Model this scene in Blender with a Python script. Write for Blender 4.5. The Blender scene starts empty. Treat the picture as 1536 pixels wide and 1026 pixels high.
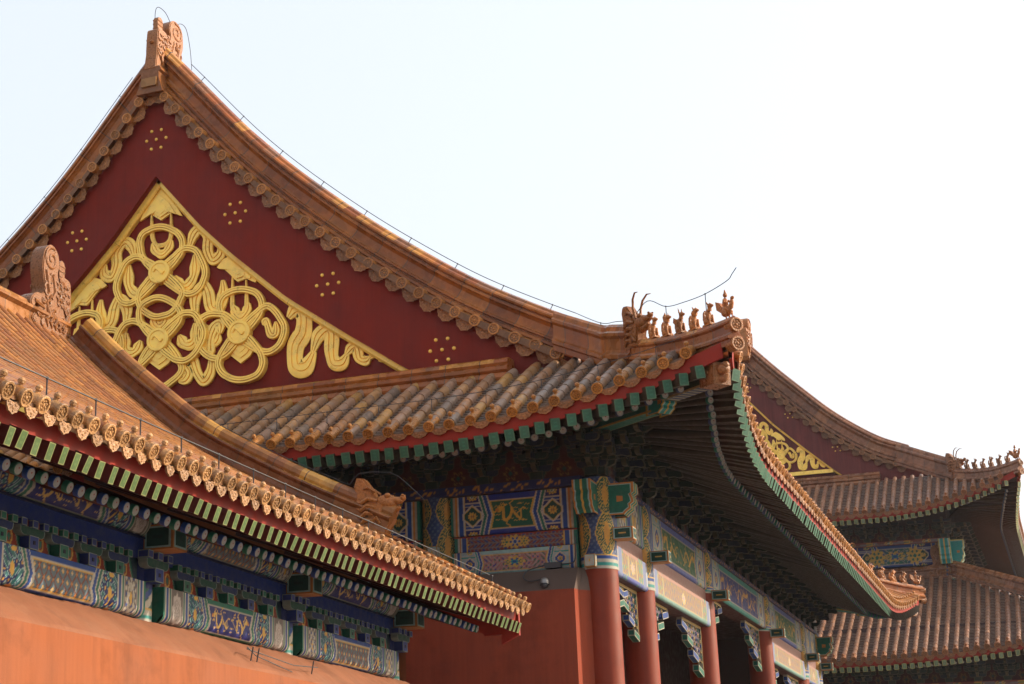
import bpy, math, random
import numpy as np
from mathutils import Matrix, Vector
random.seed(7); np.random.seed(7)
R = math.radians
HAZE = 0.0002
scene = bpy.context.scene
COL = scene.collection
# ---------------------------------------------------------------- camera
PITCH, YAW = 17.049, 25.504
cam = bpy.data.cameras.new('camera'); camo = bpy.data.objects.new('camera', cam); COL.objects.link(camo)
camo.location = (0, 0, 1.6)
camo.rotation_euler = (R(90 + PITCH), 0, R(YAW))
cam.sensor_width = 36; cam.lens = 2475 / 1536 * 36
cam.shift_x = (768 - 420) / 1536
cam.clip_end = 2000
scene.camera = camo
# ---------------------------------------------------------------- light
SUN_AZ, SUN_EL = 30.0, 24.0        # azimuth from +X towards +Y
w = bpy.data.worlds.new('World'); scene.world = w; w.use_nodes = True
nt = w.node_tree; bg = nt.nodes['Background']
sky = nt.nodes.new('ShaderNodeTexSky'); sky.sky_type = 'NISHITA'; sky.sun_disc = False
sky.sun_elevation = R(SUN_EL); sky.sun_rotation = R(90 - SUN_AZ)
sky.air_density = 1.0; sky.dust_density = 8.0; sky.ozone_density = 1.0
hz = nt.nodes.new('ShaderNodeMix'); hz.data_type = 'RGBA'; hz.inputs[0].default_value = .70; hz.inputs[7].default_value = (2.32, 2.42, 2.52, 1)   # thin white overcast over the blue
nt.links.new(sky.outputs[0], hz.inputs[6]); nt.links.new(hz.outputs[2], bg.inputs[0]); bg.inputs[1].default_value = 0.15
sl = bpy.data.lights.new('sun', 'SUN'); sl.energy = 1.85; sl.angle = R(0.6); sl.color = (1.0, 0.86, 0.68)
so = bpy.data.objects.new('sun', sl); COL.objects.link(so)
a, e = R(SUN_AZ), R(SUN_EL)
so.rotation_euler = Vector((math.cos(e) * math.cos(a), math.cos(e) * math.sin(a), math.sin(e))).to_track_quat('Z', 'Y').to_euler()
scene.view_settings.view_transform = 'Standard'; scene.view_settings.look = 'None'
scene.view_settings.exposure = 1.55; scene.view_settings.gamma = 1
try: scene.cycles.max_bounces = 8; scene.cycles.diffuse_bounces = 4
except Exception: pass

# ---------------------------------------------------------------- materials
def mat(name, col=None, rough=.5, metal=0., attr=False, var=.15, vscale=6., bump=0., bscale=40., coat=0., orand=0., stain=0., seam=0., weather=None, wthr=(.5, .65), wscale=3., streak=0., spec=.5, rvar=.15, gain=1.0):
    m = bpy.data.materials.new(name); m.use_nodes = True
    n = m.node_tree.nodes; L = m.node_tree.links
    b = n['Principled BSDF']
    tc = n.new('ShaderNodeTexCoord')
    if attr:
        at = n.new('ShaderNodeAttribute'); at.attribute_name = 'Col'; base = at.outputs['Color']
    else:
        rgb = n.new('ShaderNodeRGB'); rgb.outputs[0].default_value = (*col, 1); base = rgb.outputs[0]
    nz = n.new('ShaderNodeTexNoise'); nz.inputs['Scale'].default_value = vscale; nz.inputs['Detail'].default_value = 5
    geo = n.new('ShaderNodeNewGeometry')
    L.new(geo.outputs['Position'], nz.inputs['Vector'])
    mr = n.new('ShaderNodeMapRange'); mr.inputs[1].default_value = .3; mr.inputs[2].default_value = .7
    mr.inputs[3].default_value = (1 - var) * gain; mr.inputs[4].default_value = (1 + var) * gain
    L.new(nz.outputs['Fac'], mr.inputs[0])
    mx = n.new('ShaderNodeVectorMath'); mx.operation = 'SCALE'
    L.new(base, mx.inputs[0]); L.new(mr.outputs[0], mx.inputs['Scale']); out = mx.outputs[0]
    if weather:
        n2 = n.new('ShaderNodeTexNoise'); n2.inputs['Scale'].default_value = wscale; n2.inputs['Detail'].default_value = 8; n2.inputs['Roughness'].default_value = .7
        L.new(geo.outputs['Position'], n2.inputs['Vector'])
        r2 = n.new('ShaderNodeMapRange'); r2.inputs[1].default_value, r2.inputs[2].default_value = wthr; r2.inputs[4].default_value = weather[3]
        L.new(n2.outputs['Fac'], r2.inputs[0])
        mm = n.new('ShaderNodeMix'); mm.data_type = 'RGBA'
        L.new(r2.outputs[0], mm.inputs[0]); L.new(out, mm.inputs[6]); mm.inputs[7].default_value = (*weather[:3], 1); out = mm.outputs[2]
    if streak:
        mp = n.new('ShaderNodeMapping'); mp.inputs['Scale'].default_value = (9, 9, .35)
        L.new(geo.outputs['Position'], mp.inputs['Vector'])
        n3 = n.new('ShaderNodeTexNoise'); n3.inputs['Scale'].default_value = 2; n3.inputs['Detail'].default_value = 6
        L.new(mp.outputs[0], n3.inputs['Vector'])
        r3 = n.new('ShaderNodeMapRange'); r3.inputs[1].default_value = .3; r3.inputs[2].default_value = .7; r3.inputs[3].default_value = 1 - streak; r3.inputs[4].default_value = 1 + streak
        L.new(n3.outputs['Fac'], r3.inputs[0])
        m3 = n.new('ShaderNodeVectorMath'); m3.operation = 'SCALE'
        L.new(out, m3.inputs[0]); L.new(r3.outputs[0], m3.inputs['Scale']); out = m3.outputs[0]
    if stain:       # rain streaks and grime patches with a shape of their own
        for sc_, dt, lo, hi in (((2.2, 2.2, .28), 9, .50, .72), ((.7, .7, .7), 9, .52, .66)):
            mp = n.new('ShaderNodeMapping'); mp.inputs['Scale'].default_value = sc_
            L.new(geo.outputs['Position'], mp.inputs['Vector'])
            n5 = n.new('ShaderNodeTexNoise'); n5.inputs['Scale'].default_value = 1.6; n5.inputs['Detail'].default_value = dt; n5.inputs['Roughness'].default_value = .68
            L.new(mp.outputs[0], n5.inputs['Vector'])
            r5 = n.new('ShaderNodeMapRange'); r5.inputs[1].default_value = lo; r5.inputs[2].default_value = hi; r5.inputs[3].default_value = 1; r5.inputs[4].default_value = 1 - stain
            L.new(n5.outputs['Fac'], r5.inputs[0])
            m5 = n.new('ShaderNodeVectorMath'); m5.operation = 'SCALE'; L.new(out, m5.inputs[0]); L.new(r5.outputs[0], m5.inputs['Scale']); out = m5.outputs[0]
    if seam:        # plank joints
        sx = n.new('ShaderNodeSeparateXYZ'); L.new(geo.outputs['Position'], sx.inputs[0])
        q1 = n.new('ShaderNodeMath'); q1.operation = 'MULTIPLY'; q1.inputs[1].default_value = 1 / seam; L.new(sx.outputs[0], q1.inputs[0])
        q2 = n.new('ShaderNodeMath'); q2.operation = 'FRACT'; L.new(q1.outputs[0], q2.inputs[0])
        q3 = n.new('ShaderNodeMath'); q3.operation = 'LESS_THAN'; q3.inputs[1].default_value = .03; L.new(q2.outputs[0], q3.inputs[0])
        q4 = n.new('ShaderNodeMapRange'); q4.inputs[3].default_value = 1; q4.inputs[4].default_value = .90; L.new(q3.outputs[0], q4.inputs[0])
        m7 = n.new('ShaderNodeVectorMath'); m7.operation = 'SCALE'; L.new(out, m7.inputs[0]); L.new(q4.outputs[0], m7.inputs['Scale']); out = m7.outputs[0]
    if orand:       # every piece was fired or painted a little differently
        oi = n.new('ShaderNodeObjectInfo'); r6 = n.new('ShaderNodeMapRange'); r6.inputs[3].default_value = 1 - orand; r6.inputs[4].default_value = 1 + orand
        L.new(oi.outputs['Random'], r6.inputs[0]); m6 = n.new('ShaderNodeVectorMath'); m6.operation = 'SCALE'
        L.new(out, m6.inputs[0]); L.new(r6.outputs[0], m6.inputs['Scale']); out = m6.outputs[0]
    L.new(out, b.inputs['Base Color'])
    rr = n.new('ShaderNodeMapRange'); rr.inputs[1].default_value = .3; rr.inputs[2].default_value = .7
    rr.inputs[3].default_value = max(.05, rough - rvar); rr.inputs[4].default_value = min(1, rough + rvar)
    L.new(nz.outputs['Fac'], rr.inputs[0]); L.new(rr.outputs[0], b.inputs['Roughness'])
    b.inputs['Metallic'].default_value = metal; b.inputs['Coat Weight'].default_value = coat; b.inputs['Coat Roughness'].default_value = .15
    b.inputs['Specular IOR Level'].default_value = spec
    if bump:
        n4 = n.new('ShaderNodeTexNoise'); n4.inputs['Scale'].default_value = bscale; n4.inputs['Detail'].default_value = 4
        L.new(geo.outputs['Position'], n4.inputs['Vector'])
        bp = n.new('ShaderNodeBump'); bp.inputs['Strength'].default_value = bump; bp.inputs['Distance'].default_value = .01
        L.new(n4.outputs['Fac'], bp.inputs['Height']); L.new(bp.outputs[0], b.inputs['Normal'])
    return m

M = {}
M['tile'] = mat('glazed_tile', attr=True, gain=.80, spec=.4, rough=.42, var=.22, vscale=9, bump=.25, bscale=30, weather=(.25, .2, .17, .7), wthr=(.5, .68), wscale=7, rvar=.15)
M['tilegold'] = mat('ochre_roof_tile', attr=True, gain=.76, spec=.25, rough=.4, var=.22, vscale=9, bump=.2, bscale=30, weather=(.22, .12, .06, .5), wthr=(.52, .7), wscale=7)
M['tileclean'] = mat('glazed_ridge_tile', attr=True, gain=.76, spec=.28, rough=.28, var=.25, vscale=5, bump=.2, bscale=18, weather=(.15, .065, .03, .45), wthr=(.52, .7), wscale=6)
M['carved'] = mat('carved_glazed_tile', attr=True, gain=.74, orand=.24, spec=.32, rough=.34, var=.3, vscale=30, bump=.9, bscale=70, weather=(.16, .07, .03, .55), wthr=(.52, .68), wscale=16)
M['board'] = mat('red_board', (.175, .0165, .0085), spec=.12, stain=.14, seam=.42, rough=.55, var=.10, vscale=2, streak=.06, bump=.08, bscale=12)
M['fadedhazeboard'] = mat('faded_hazed_board', (.13, .030, .027), spec=.15, rough=.6, var=.15, vscale=2, streak=.22, stain=.18, seam=.5)  # weathered boards; the greyed base colour also carries distance haze
M['gold'] = mat('gilded_wood', (.96, .62, .115), rough=.36, metal=.2, spec=.5, var=.14, vscale=5, weather=(.70, .30, .035, .55), wthr=(.52, .70), wscale=1.5, bump=.1, bscale=25)
M['sideplaster'] = mat('shaded_red_plaster', (.25, .050, .024), stain=.2, rough=.85, var=.07, vscale=1.3, streak=.06, bump=.12, bscale=25, spec=.2)  # red plaster again, with the side wall's shade put into its colour
M['plaster'] = mat('red_plaster', (.262, .082, .033), stain=.24, rough=.85, var=.07, vscale=1.3, streak=.05, bump=.12, bscale=25, spec=.2)
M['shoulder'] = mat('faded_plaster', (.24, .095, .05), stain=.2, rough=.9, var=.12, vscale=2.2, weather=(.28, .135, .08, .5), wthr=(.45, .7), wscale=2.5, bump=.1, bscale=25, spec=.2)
M['grey'] = mat('grey_plaster', (.12, .085, .07), rough=.9, var=.1, vscale=3, spec=.2)
M['column'] = mat('column_lacquer', (.19, .027, .0095), stain=.18, rough=.5, var=.1, vscale=2.5, streak=.08, spec=.2, weather=(.20, .04, .016, .25), wthr=(.5, .75), wscale=5, bump=.05)
M['paint'] = mat('painted_wood', attr=True, gain=.74, orand=.10, spec=.25, rough=.55, var=.16, vscale=14, weather=(.16, .13, .10, .18), wthr=(.5, .72), wscale=6, bump=.08)
M['eaveboard'] = mat('eave_board_red', (.25, .020, .010), spec=.2, rough=.5, var=.15, vscale=5)
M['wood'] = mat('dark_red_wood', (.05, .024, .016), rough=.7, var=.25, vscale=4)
M['wire'] = mat('black_wire', (.03, .03, .035), rough=.5)
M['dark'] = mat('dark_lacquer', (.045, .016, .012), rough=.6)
M['metal'] = mat('grey_metal', (.32, .31, .30), rough=.35, metal=.6)
M['stone'] = mat('stone_paving', (.22, .20, .175), rough=.85, var=.2, vscale=.8)

OCHRE = [(.44, .165, .034), (.40, .135, .028), (.47, .19, .04), (.36, .12, .028), (.42, .15, .045)]
WORN = [(.36, .18, .085), (.32, .185, .12), (.40, .21, .09), (.30, .16, .08), (.27, .17, .115), (.38, .17, .06), (.42, .215, .06), (.34, .19, .11), (.21, .145, .105)]
RIDGE = [(.36, .110, .020), (.30, .088, .018), (.40, .132, .024), (.26, .074, .017), (.38, .118, .021)]
RIDGED = [(.27, .105, .045), (.23, .088, .04), (.30, .125, .055), (.25, .10, .048)]
RIDGETOP = [(.37, .11, .018), (.44, .15, .025), (.31, .085, .018), (.54, .23, .04), (.40, .125, .02), (.28, .11, .045)]
GOLDC = (.62, .36, .07); BLUE = (.014, .058, .25); DBLUE = (.012, .02, .12); GREEN = (.015, .14, .095); DGREEN = (.01, .06, .045)
WHITE = (.46, .42, .35); PALE = (.30, .46, .44); RED = (.30, .035, .02); PINK = (.42, .17, .15); ORANGE = (.50, .19, .04); TEAL = (.03, .26, .24)

# ---------------------------------------------------------------- mesh building
class MB:
    def __init__(s): s.v = []; s.f = []; s.m = []; s.c = []
    def add(s, vs, fs, col=(1, 1, 1), m=0):
        o = len(s.v); s.v.extend([tuple(map(float, p)) for p in vs])
        s.c.extend([tuple(col)] * len(vs))
        for f in fs: s.f.append(tuple(i + o for i in f)); s.m.append(m)
    def addmesh(s, vs, fs, cols, m=0):
        o = len(s.v); s.v.extend(vs); s.c.extend(cols)
        for f in fs: s.f.append(tuple(i + o for i in f)); s.m.append(m)
    def box(s, c, d, col=(1, 1, 1), m=0, A=None):
        c = np.array(c, float); h = np.array(d, float) / 2
        vs = [np.array([x, y, z]) * h for x in (-1, 1) for y in (-1, 1) for z in (-1, 1)]
        if A is not None: vs = [A @ v for v in vs]
        s.add([c + v for v in vs], [(0, 1, 3, 2), (4, 6, 7, 5), (0, 4, 5, 1), (2, 3, 7, 6), (0, 2, 6, 4), (1, 5, 7, 3)], col, m)
    def bbox(s, c, d, fill, edge, b=.018, A=None, m=0):
        """box whose faces carry a painted border"""
        c = np.array(c, float); h = np.array(d, float) / 2
        for ax in range(3):
            u, v = (ax + 1) % 3, (ax + 2) % 3
            for sg in (-1, 1):
                def P(a, bb):
                    q = np.zeros(3); q[ax] = sg * h[ax]; q[u] = a; q[v] = bb
                    return c + (A @ q if A is not None else q)
                bu, bv = min(b, h[u] * .6), min(b, h[v] * .6)
                o = [P(-h[u], -h[v]), P(h[u], -h[v]), P(h[u], h[v]), P(-h[u], h[v])]
                i = [P(-h[u] + bu, -h[v] + bv), P(h[u] - bu, -h[v] + bv), P(h[u] - bu, h[v] - bv), P(-h[u] + bu, h[v] - bv)]
                s.add(o + i, [(0, 1, 5, 4), (1, 2, 6, 5), (2, 3, 7, 6), (3, 0, 4, 7)], edge, m)
                s.add(i, [(0, 1, 2, 3)], fill, m)
    def prism(s, pts, a0, a1, fn, col=(1, 1, 1), m=0, edge=None, eb=.02):
        """polygon pts extruded from depth a0 to a1; fn(u, v, a) gives the point. painted border when edge is given"""
        n = len(pts)
        A = [fn(u, v, a0) for u, v in pts]; B = [fn(u, v, a1) for u, v in pts]
        s.add(A + B, [(i, (i + 1) % n, n + (i + 1) % n, n + i) for i in range(n)], edge or col, m)
        if edge is None:
            s.add(A, [tuple(range(n))[::-1]], col, m); s.add(B, [tuple(range(n))], col, m)
        else:
            P = np.array(pts, float); ce = P.mean(0); I = []
            for p in P:
                d = ce - p; I.append(p + d / (np.linalg.norm(d) + 1e-9) * eb * 1.3)
            for a in (a0, a1):
                o = [fn(u, v, a) for u, v in pts]; i = [fn(u, v, a) for u, v in I]
                s.add(o + i, [(k, (k + 1) % n, n + (k + 1) % n, n + k) for k in range(n)], edge, m)
                s.add(i, [tuple(range(n))], col, m)
    def lathe(s, o, ax, prof, n=12, col=(1, 1, 1), m=0, cols=None, half=None):
        """prof: list of (dist along ax, radius)"""
        o = np.array(o, float); ax = np.array(ax, float); ax /= np.linalg.norm(ax)
        t = np.array([0, 0, 1.]) if abs(ax[2]) < .9 else np.array([1., 0, 0])
        u = np.cross(t, ax); u /= np.linalg.norm(u); v = np.cross(ax, u)
        for k in range(len(prof) - 1):
            (d0, r0), (d1, r1) = prof[k], prof[k + 1]
            c = cols[k] if cols else col
            vs = []
            for d, r in ((d0, r0), (d1, r1)):
                for i in range(n):
                    a = 2 * math.pi * i / n; vs.append(o + ax * d + (u * math.cos(a) + v * math.sin(a)) * r)
            s.add(vs, [(i, (i + 1) % n, n + (i + 1) % n, n + i) for i in range(n)], c, m)
    def tube(s, pts, r, n=6, col=(1, 1, 1), m=0, caps=True):
        pts = [np.array(p, float) for p in pts]; rings = []; N = len(pts)
        rr = r if hasattr(r, '__len__') else [r] * N
        up = None
        for i, p in enumerate(pts):
            t = pts[min(i + 1, N - 1)] - pts[max(i - 1, 0)]; t /= (np.linalg.norm(t) + 1e-9)
            if up is None: up = np.array([0, 0, 1.]) if abs(t[2]) < .9 else np.array([1., 0, 0])
            u = np.cross(up, t); u /= (np.linalg.norm(u) + 1e-9); v = np.cross(t, u); up = v
            rings.append([p + (u * math.cos(2 * math.pi * k / n) + v * math.sin(2 * math.pi * k / n)) * rr[i] for k in range(n)])
        vs = [q for ring in rings for q in ring]
        fs = [(i * n + k, i * n + (k + 1) % n, (i + 1) * n + (k + 1) % n, (i + 1) * n + k) for i in range(N - 1) for k in range(n)]
        if caps: fs += [tuple(range(n))[::-1], tuple((N - 1) * n + k for k in range(n))]
        s.add(vs, fs, col, m)
    def ball(s, c, r, col=(1, 1, 1), m=0, n=10, A=None):
        c = np.array(c, float); r = np.array(r if hasattr(r, '__len__') else (r, r, r), float); k = max(4, n // 2)
        vs = []
        for i in range(k + 1):
            th = math.pi * i / k
            for j in range(n):
                ph = 2 * math.pi * j / n
                q = np.array([math.sin(th) * math.cos(ph), math.sin(th) * math.sin(ph), math.cos(th)]) * r
                vs.append(c + (A @ q if A is not None else q))
        s.add(vs, [(i * n + j, i * n + (j + 1) % n, (i + 1) * n + (j + 1) % n, (i + 1) * n + j) for i in range(k) for j in range(n)], col, m)
    def mesh(s, name, mats, smooth=35):
        me = bpy.data.meshes.new(name)
        me.from_pydata(s.v, [], s.f)
        for m in mats: me.materials.append(M[m])
        if len(mats) > 1: me.polygons.foreach_set('material_index', s.m)
        at = me.color_attributes.new('Col', 'FLOAT_COLOR', 'POINT')
        c = np.ones((len(s.c), 4), np.float32); c[:, :3] = np.array(s.c, np.float32).reshape(-1, 3)
        at.data.foreach_set('color', c.ravel())
        if smooth:
            me.polygons.foreach_set('use_smooth', [True] * len(me.polygons)); me.set_sharp_from_angle(angle=R(smooth))
        me.update(); return me

ROOTLOC = {}
def thing(name, label, cat, loc=(0, 0, 0), group=None):
    o = bpy.data.objects.new(name, None); COL.objects.link(o); o.location = loc; o.empty_display_size = .5
    o['label'] = label; o['category'] = cat
    if group: o['group'] = group
    ROOTLOC[o.name] = Vector(loc); return o
def origin(p):
    while p is not None:
        if p.name in ROOTLOC: return ROOTLOC[p.name]
        p = p.parent
    return Vector((0, 0, 0))
def part(name, mb, mats, parent=None, smooth=35, label=None, kind=None):
    me = mb if isinstance(mb, bpy.types.Mesh) else mb.mesh(name, mats, smooth)
    o = bpy.data.objects.new(name, me); COL.objects.link(o)
    if parent is not None:
        o.parent = parent
        if parent.type == 'EMPTY': o.location = -origin(parent)
    if label: o['label'] = label
    if kind: o['kind'] = kind
    return o
def jit(r):
    return Matrix.Translation((r.gauss(0, .004), r.gauss(0, .005), r.gauss(0, .003))) @ Matrix.Rotation(r.gauss(0, .022), 4, 'Z') @ Matrix.Rotation(r.gauss(0, .022), 4, 'X') @ Matrix.Rotation(r.gauss(0, .03), 4, 'Y') @ Matrix.Scale(1 + r.gauss(0, .012), 4)
def repeats(name, me, mats4, parent, limit=100, label=None, jitter=True):
    """copies of one mesh placed by 4x4 matrices (world); past the limit the far rest is one 'stuff' part"""
    org = Vector((0, 0, 1.6)); root = origin(parent); jr = random.Random(len(mats4)); jitter = jitter and ('tile' in name or 'lip' in name or 'rafter' in name)
    ms = sorted(mats4, key=lambda m: (m.translation - org).length)
    first = None
    for m in ms[:limit]:
        if first is None:
            o = bpy.data.objects.new(name, me); first = o
        else: o = first.copy()
        COL.objects.link(o); o.parent = parent
        o.matrix_local = Matrix.Translation(-root) @ m @ (jit(jr) if jitter else Matrix())
        if label: o['label'] = label
    rest = ms[limit:]
    if rest:
        nv = len(me.vertices); co = np.empty(nv * 3); me.vertices.foreach_get('co', co); co = co.reshape(-1, 3)
        cc = np.empty(nv * 4, np.float32); me.color_attributes['Col'].data.foreach_get('color', cc); cc = cc.reshape(-1, 4)[:, :3]
        fs = [tuple(p.vertices) for p in me.polygons]; mi = [p.material_index for p in me.polygons]
        mb = MB()
        for m in rest:
            A = np.array(m); q = co @ A[:3, :3].T + A[:3, 3]
            o = len(mb.v); mb.v.extend(map(tuple, q)); mb.c.extend(map(tuple, cc))
            mb.f.extend(tuple(i + o for i in f) for f in fs); mb.m.extend(mi)
        me2 = bpy.data.meshes.new(name); me2.from_pydata(mb.v, [], mb.f)
        for mt in me.materials: me2.materials.append(mt)
        me2.polygons.foreach_set('material_index', mb.m)
        at = me2.color_attributes.new('Col', 'FLOAT_COLOR', 'POINT'); c = np.ones((len(mb.c), 4), np.float32); c[:, :3] = np.array(mb.c); at.data.foreach_set('color', c.ravel())
        me2.polygons.foreach_set('use_smooth', [True] * len(me2.polygons)); me2.set_sharp_from_angle(angle=R(35))
        part(name, me2, None, parent, kind='stuff')
    return first
def frame(o, x, y, z=None):
    """matrix with axes x, y (orthonormalised), z = x cross y"""
    x = Vector(x).normalized(); y = Vector(y); y = (y - x * y.dot(x)).normalized(); zz = x.cross(y)
    return Matrix(((x[0], y[0], zz[0], o[0]), (x[1], y[1], zz[1], o[1]), (x[2], y[2], zz[2], o[2]), (0, 0, 0, 1)))
def spline(pts):
    """natural cubic through (x, y) pairs"""
    x = np.array([p[0] for p in pts], float); y = np.array([p[1] for p in pts], float); n = len(x)
    h = np.diff(x); A = np.eye(n); b = np.zeros(n)
    for i in range(1, n - 1):
        A[i, i - 1] = h[i - 1]; A[i, i] = 2 * (h[i - 1] + h[i]); A[i, i + 1] = h[i]
        b[i] = 6 * ((y[i + 1] - y[i]) / h[i] - (y[i] - y[i - 1]) / h[i - 1])
    k = np.linalg.solve(A, b)
    def f(t):
        i = int(min(max(np.searchsorted(x, t) - 1, 0), n - 2)); u = t - x[i]
        return y[i] + u * ((y[i + 1] - y[i]) / h[i] - h[i] * (2 * k[i] + k[i + 1]) / 6) + u * u * k[i] / 2 + u ** 3 * (k[i + 1] - k[i]) / (6 * h[i])
    return f
def smoothpath(pts, n=8, closed=False):
    """Catmull-Rom through points of any dimension"""
    P = [np.array(p, float) for p in pts]; N = len(P); out = []
    for i in range(N if closed else N - 1):
        if closed: a, b, c, d = P[(i - 1) % N], P[i], P[(i + 1) % N], P[(i + 2) % N]
        else: a, b, c, d = P[max(i - 1, 0)], P[i], P[i + 1], P[min(i + 2, N - 1)]
        for k in range(n):
            t = k / n
            out.append(.5 * (2 * b + (c - a) * t + (2 * a - 5 * b + 4 * c - d) * t * t + (3 * b - a - 3 * c + d) * t ** 3))
    if not closed: out.append(P[-1])
    return out
def lerp(a, b, t): return a + (b - a) * t
# ---------------------------------------------------------------- painted decoration (pigment; the gallery purlin is later dimmed for shade)
class Canvas:
    def __init__(s, W, H, res):
        s.W, s.H = W, H; s.nx = max(4, int(W / res)); s.ny = max(4, int(H / res))
        s.X, s.Y = np.meshgrid(np.linspace(0, W, s.nx + 1), np.linspace(0, H, s.ny + 1))
        s.C = np.zeros(s.X.shape + (3,)); s.C[:] = BLUE
    def put(s, mask, col): s.C[mask] = col
    def rect(s, x0, y0, x1, y1, col): s.put((s.X >= x0) & (s.X <= x1) & (s.Y >= y0) & (s.Y <= y1), col)
    def ell(s, cx, cy, rx, ry, col, ring=None):
        d = np.sqrt(((s.X - cx) / rx) ** 2 + ((s.Y - cy) / ry) ** 2)
        s.put(d <= 1 if ring is None else (d <= 1) & (d >= 1 - ring), col)
    def line(s, pts, wd, col):
        D = np.full(s.X.shape, 1e9)
        for (x0, y0), (x1, y1) in zip(pts[:-1], pts[1:]):
            dx, dy = x1 - x0, y1 - y0; l = dx * dx + dy * dy + 1e-12
            t = np.clip(((s.X - x0) * dx + (s.Y - y0) * dy) / l, 0, 1)
            D = np.minimum(D, np.hypot(s.X - x0 - t * dx, s.Y - y0 - t * dy))
        s.put(D <= wd / 2, col)
    def dragon(s, cx, cy, w, h, col, flip=1, sd=0):
        rs = random.Random(sd)
        pts = []
        for k in range(60):
            t = k / 59
            pts.append((cx + flip * (t - .5) * w * .84 + .05 * w * math.sin(t * 19), cy + h * .30 * math.sin(t * 14 + .6) * (1 - .3 * t)))
        s.line(pts[:26], h * .125, col); s.line(pts[25:46], h * .10, col); s.line(pts[45:], h * .055, col)
        hx, hy = pts[0]
        s.ell(hx, hy + .03 * h, h * .13, h * .11, col); s.line([(hx, hy), (hx - flip * .2 * h, hy - .05 * h)], h * .07, col)
        for a in (.10, .22): s.line([(hx, hy + .08 * h), (hx + flip * a * h, hy + .32 * h)], h * .035, col)
        for k in (10, 20, 31, 42):
            x, y = pts[k]; sg = 1 if k % 4 < 2 else -1
            s.line([(x, y), (x - .10 * h, y - sg * .20 * h), (x + .06 * h, y - sg * .30 * h)], h * .045, col)
            for q in (-.07, 0, .08): s.line([(x + .06 * h, y - sg * .30 * h), (x + (.06 + q) * h, y - sg * .38 * h)], h * .025, col)
        for k in range(16):
            x, y = cx + (rs.random() - .5) * w * .98, cy + (rs.random() - .5) * h * .9
            s.line([(x - .09 * h, y), (x - .02 * h, y + .05 * h), (x + .03 * h, y), (x + .11 * h, y + .03 * h)], h * .028, col)
        s.ell(cx - flip * w * .48, cy + .2 * h, h * .09, h * .09, ORANGE)
    def flower(s, cx, cy, r, c1=GOLDC, c2=BLUE, c3=WHITE, wide=1.0):
        d = np.hypot((s.X - cx) / wide, s.Y - cy); a = np.arctan2(s.Y - cy, (s.X - cx) / wide)
        s.put(d < r * (.86 + .14 * np.cos(a * 9)), c1); s.put((d < r * .62) & (np.cos(a * 6) > .2), c2); s.put(d < r * .34, c3); s.put(d < r * .2, c2)
    def swirls(s, x0, y0, x1, y1, sc, bgc, c1, c2):
        m = (s.X >= x0) & (s.X <= x1) & (s.Y >= y0) & (s.Y <= y1); s.put(m, bgc)
        u, v = s.X / sc, s.Y / sc; k = np.sin(u * 3.1 + 1.7 * np.sin(v * 3.3)) * np.sin(v * 3.1 + 1.7 * np.sin(u * 2.9))
        s.put(m & (np.abs(k) < .16), c1); s.put(m & (k > .72), c2)
def grid_mesh(mb, cv, fn, m=0):
    """paint a canvas over a surface: fn(x, y) gives the points (arrays in, arrays out)"""
    P = fn(cv.X, cv.Y); ny, nx = cv.X.shape
    vs = list(map(tuple, P.reshape(-1, 3))); cs = list(map(tuple, cv.C.reshape(-1, 3)))
    fs = [(j * nx + i, j * nx + i + 1, (j + 1) * nx + i + 1, (j + 1) * nx + i) for j in range(ny - 1) for i in range(nx - 1)]
    mb.addmesh(vs, fs, cs, m)
def bands(c, e, seq):
    """vertical bands from an end: e is the distance from the nearer end; seq of (to, colour)"""
    a = 0
    for to, col in seq: c.put((e >= a) & (e < to), col); a = to
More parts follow.
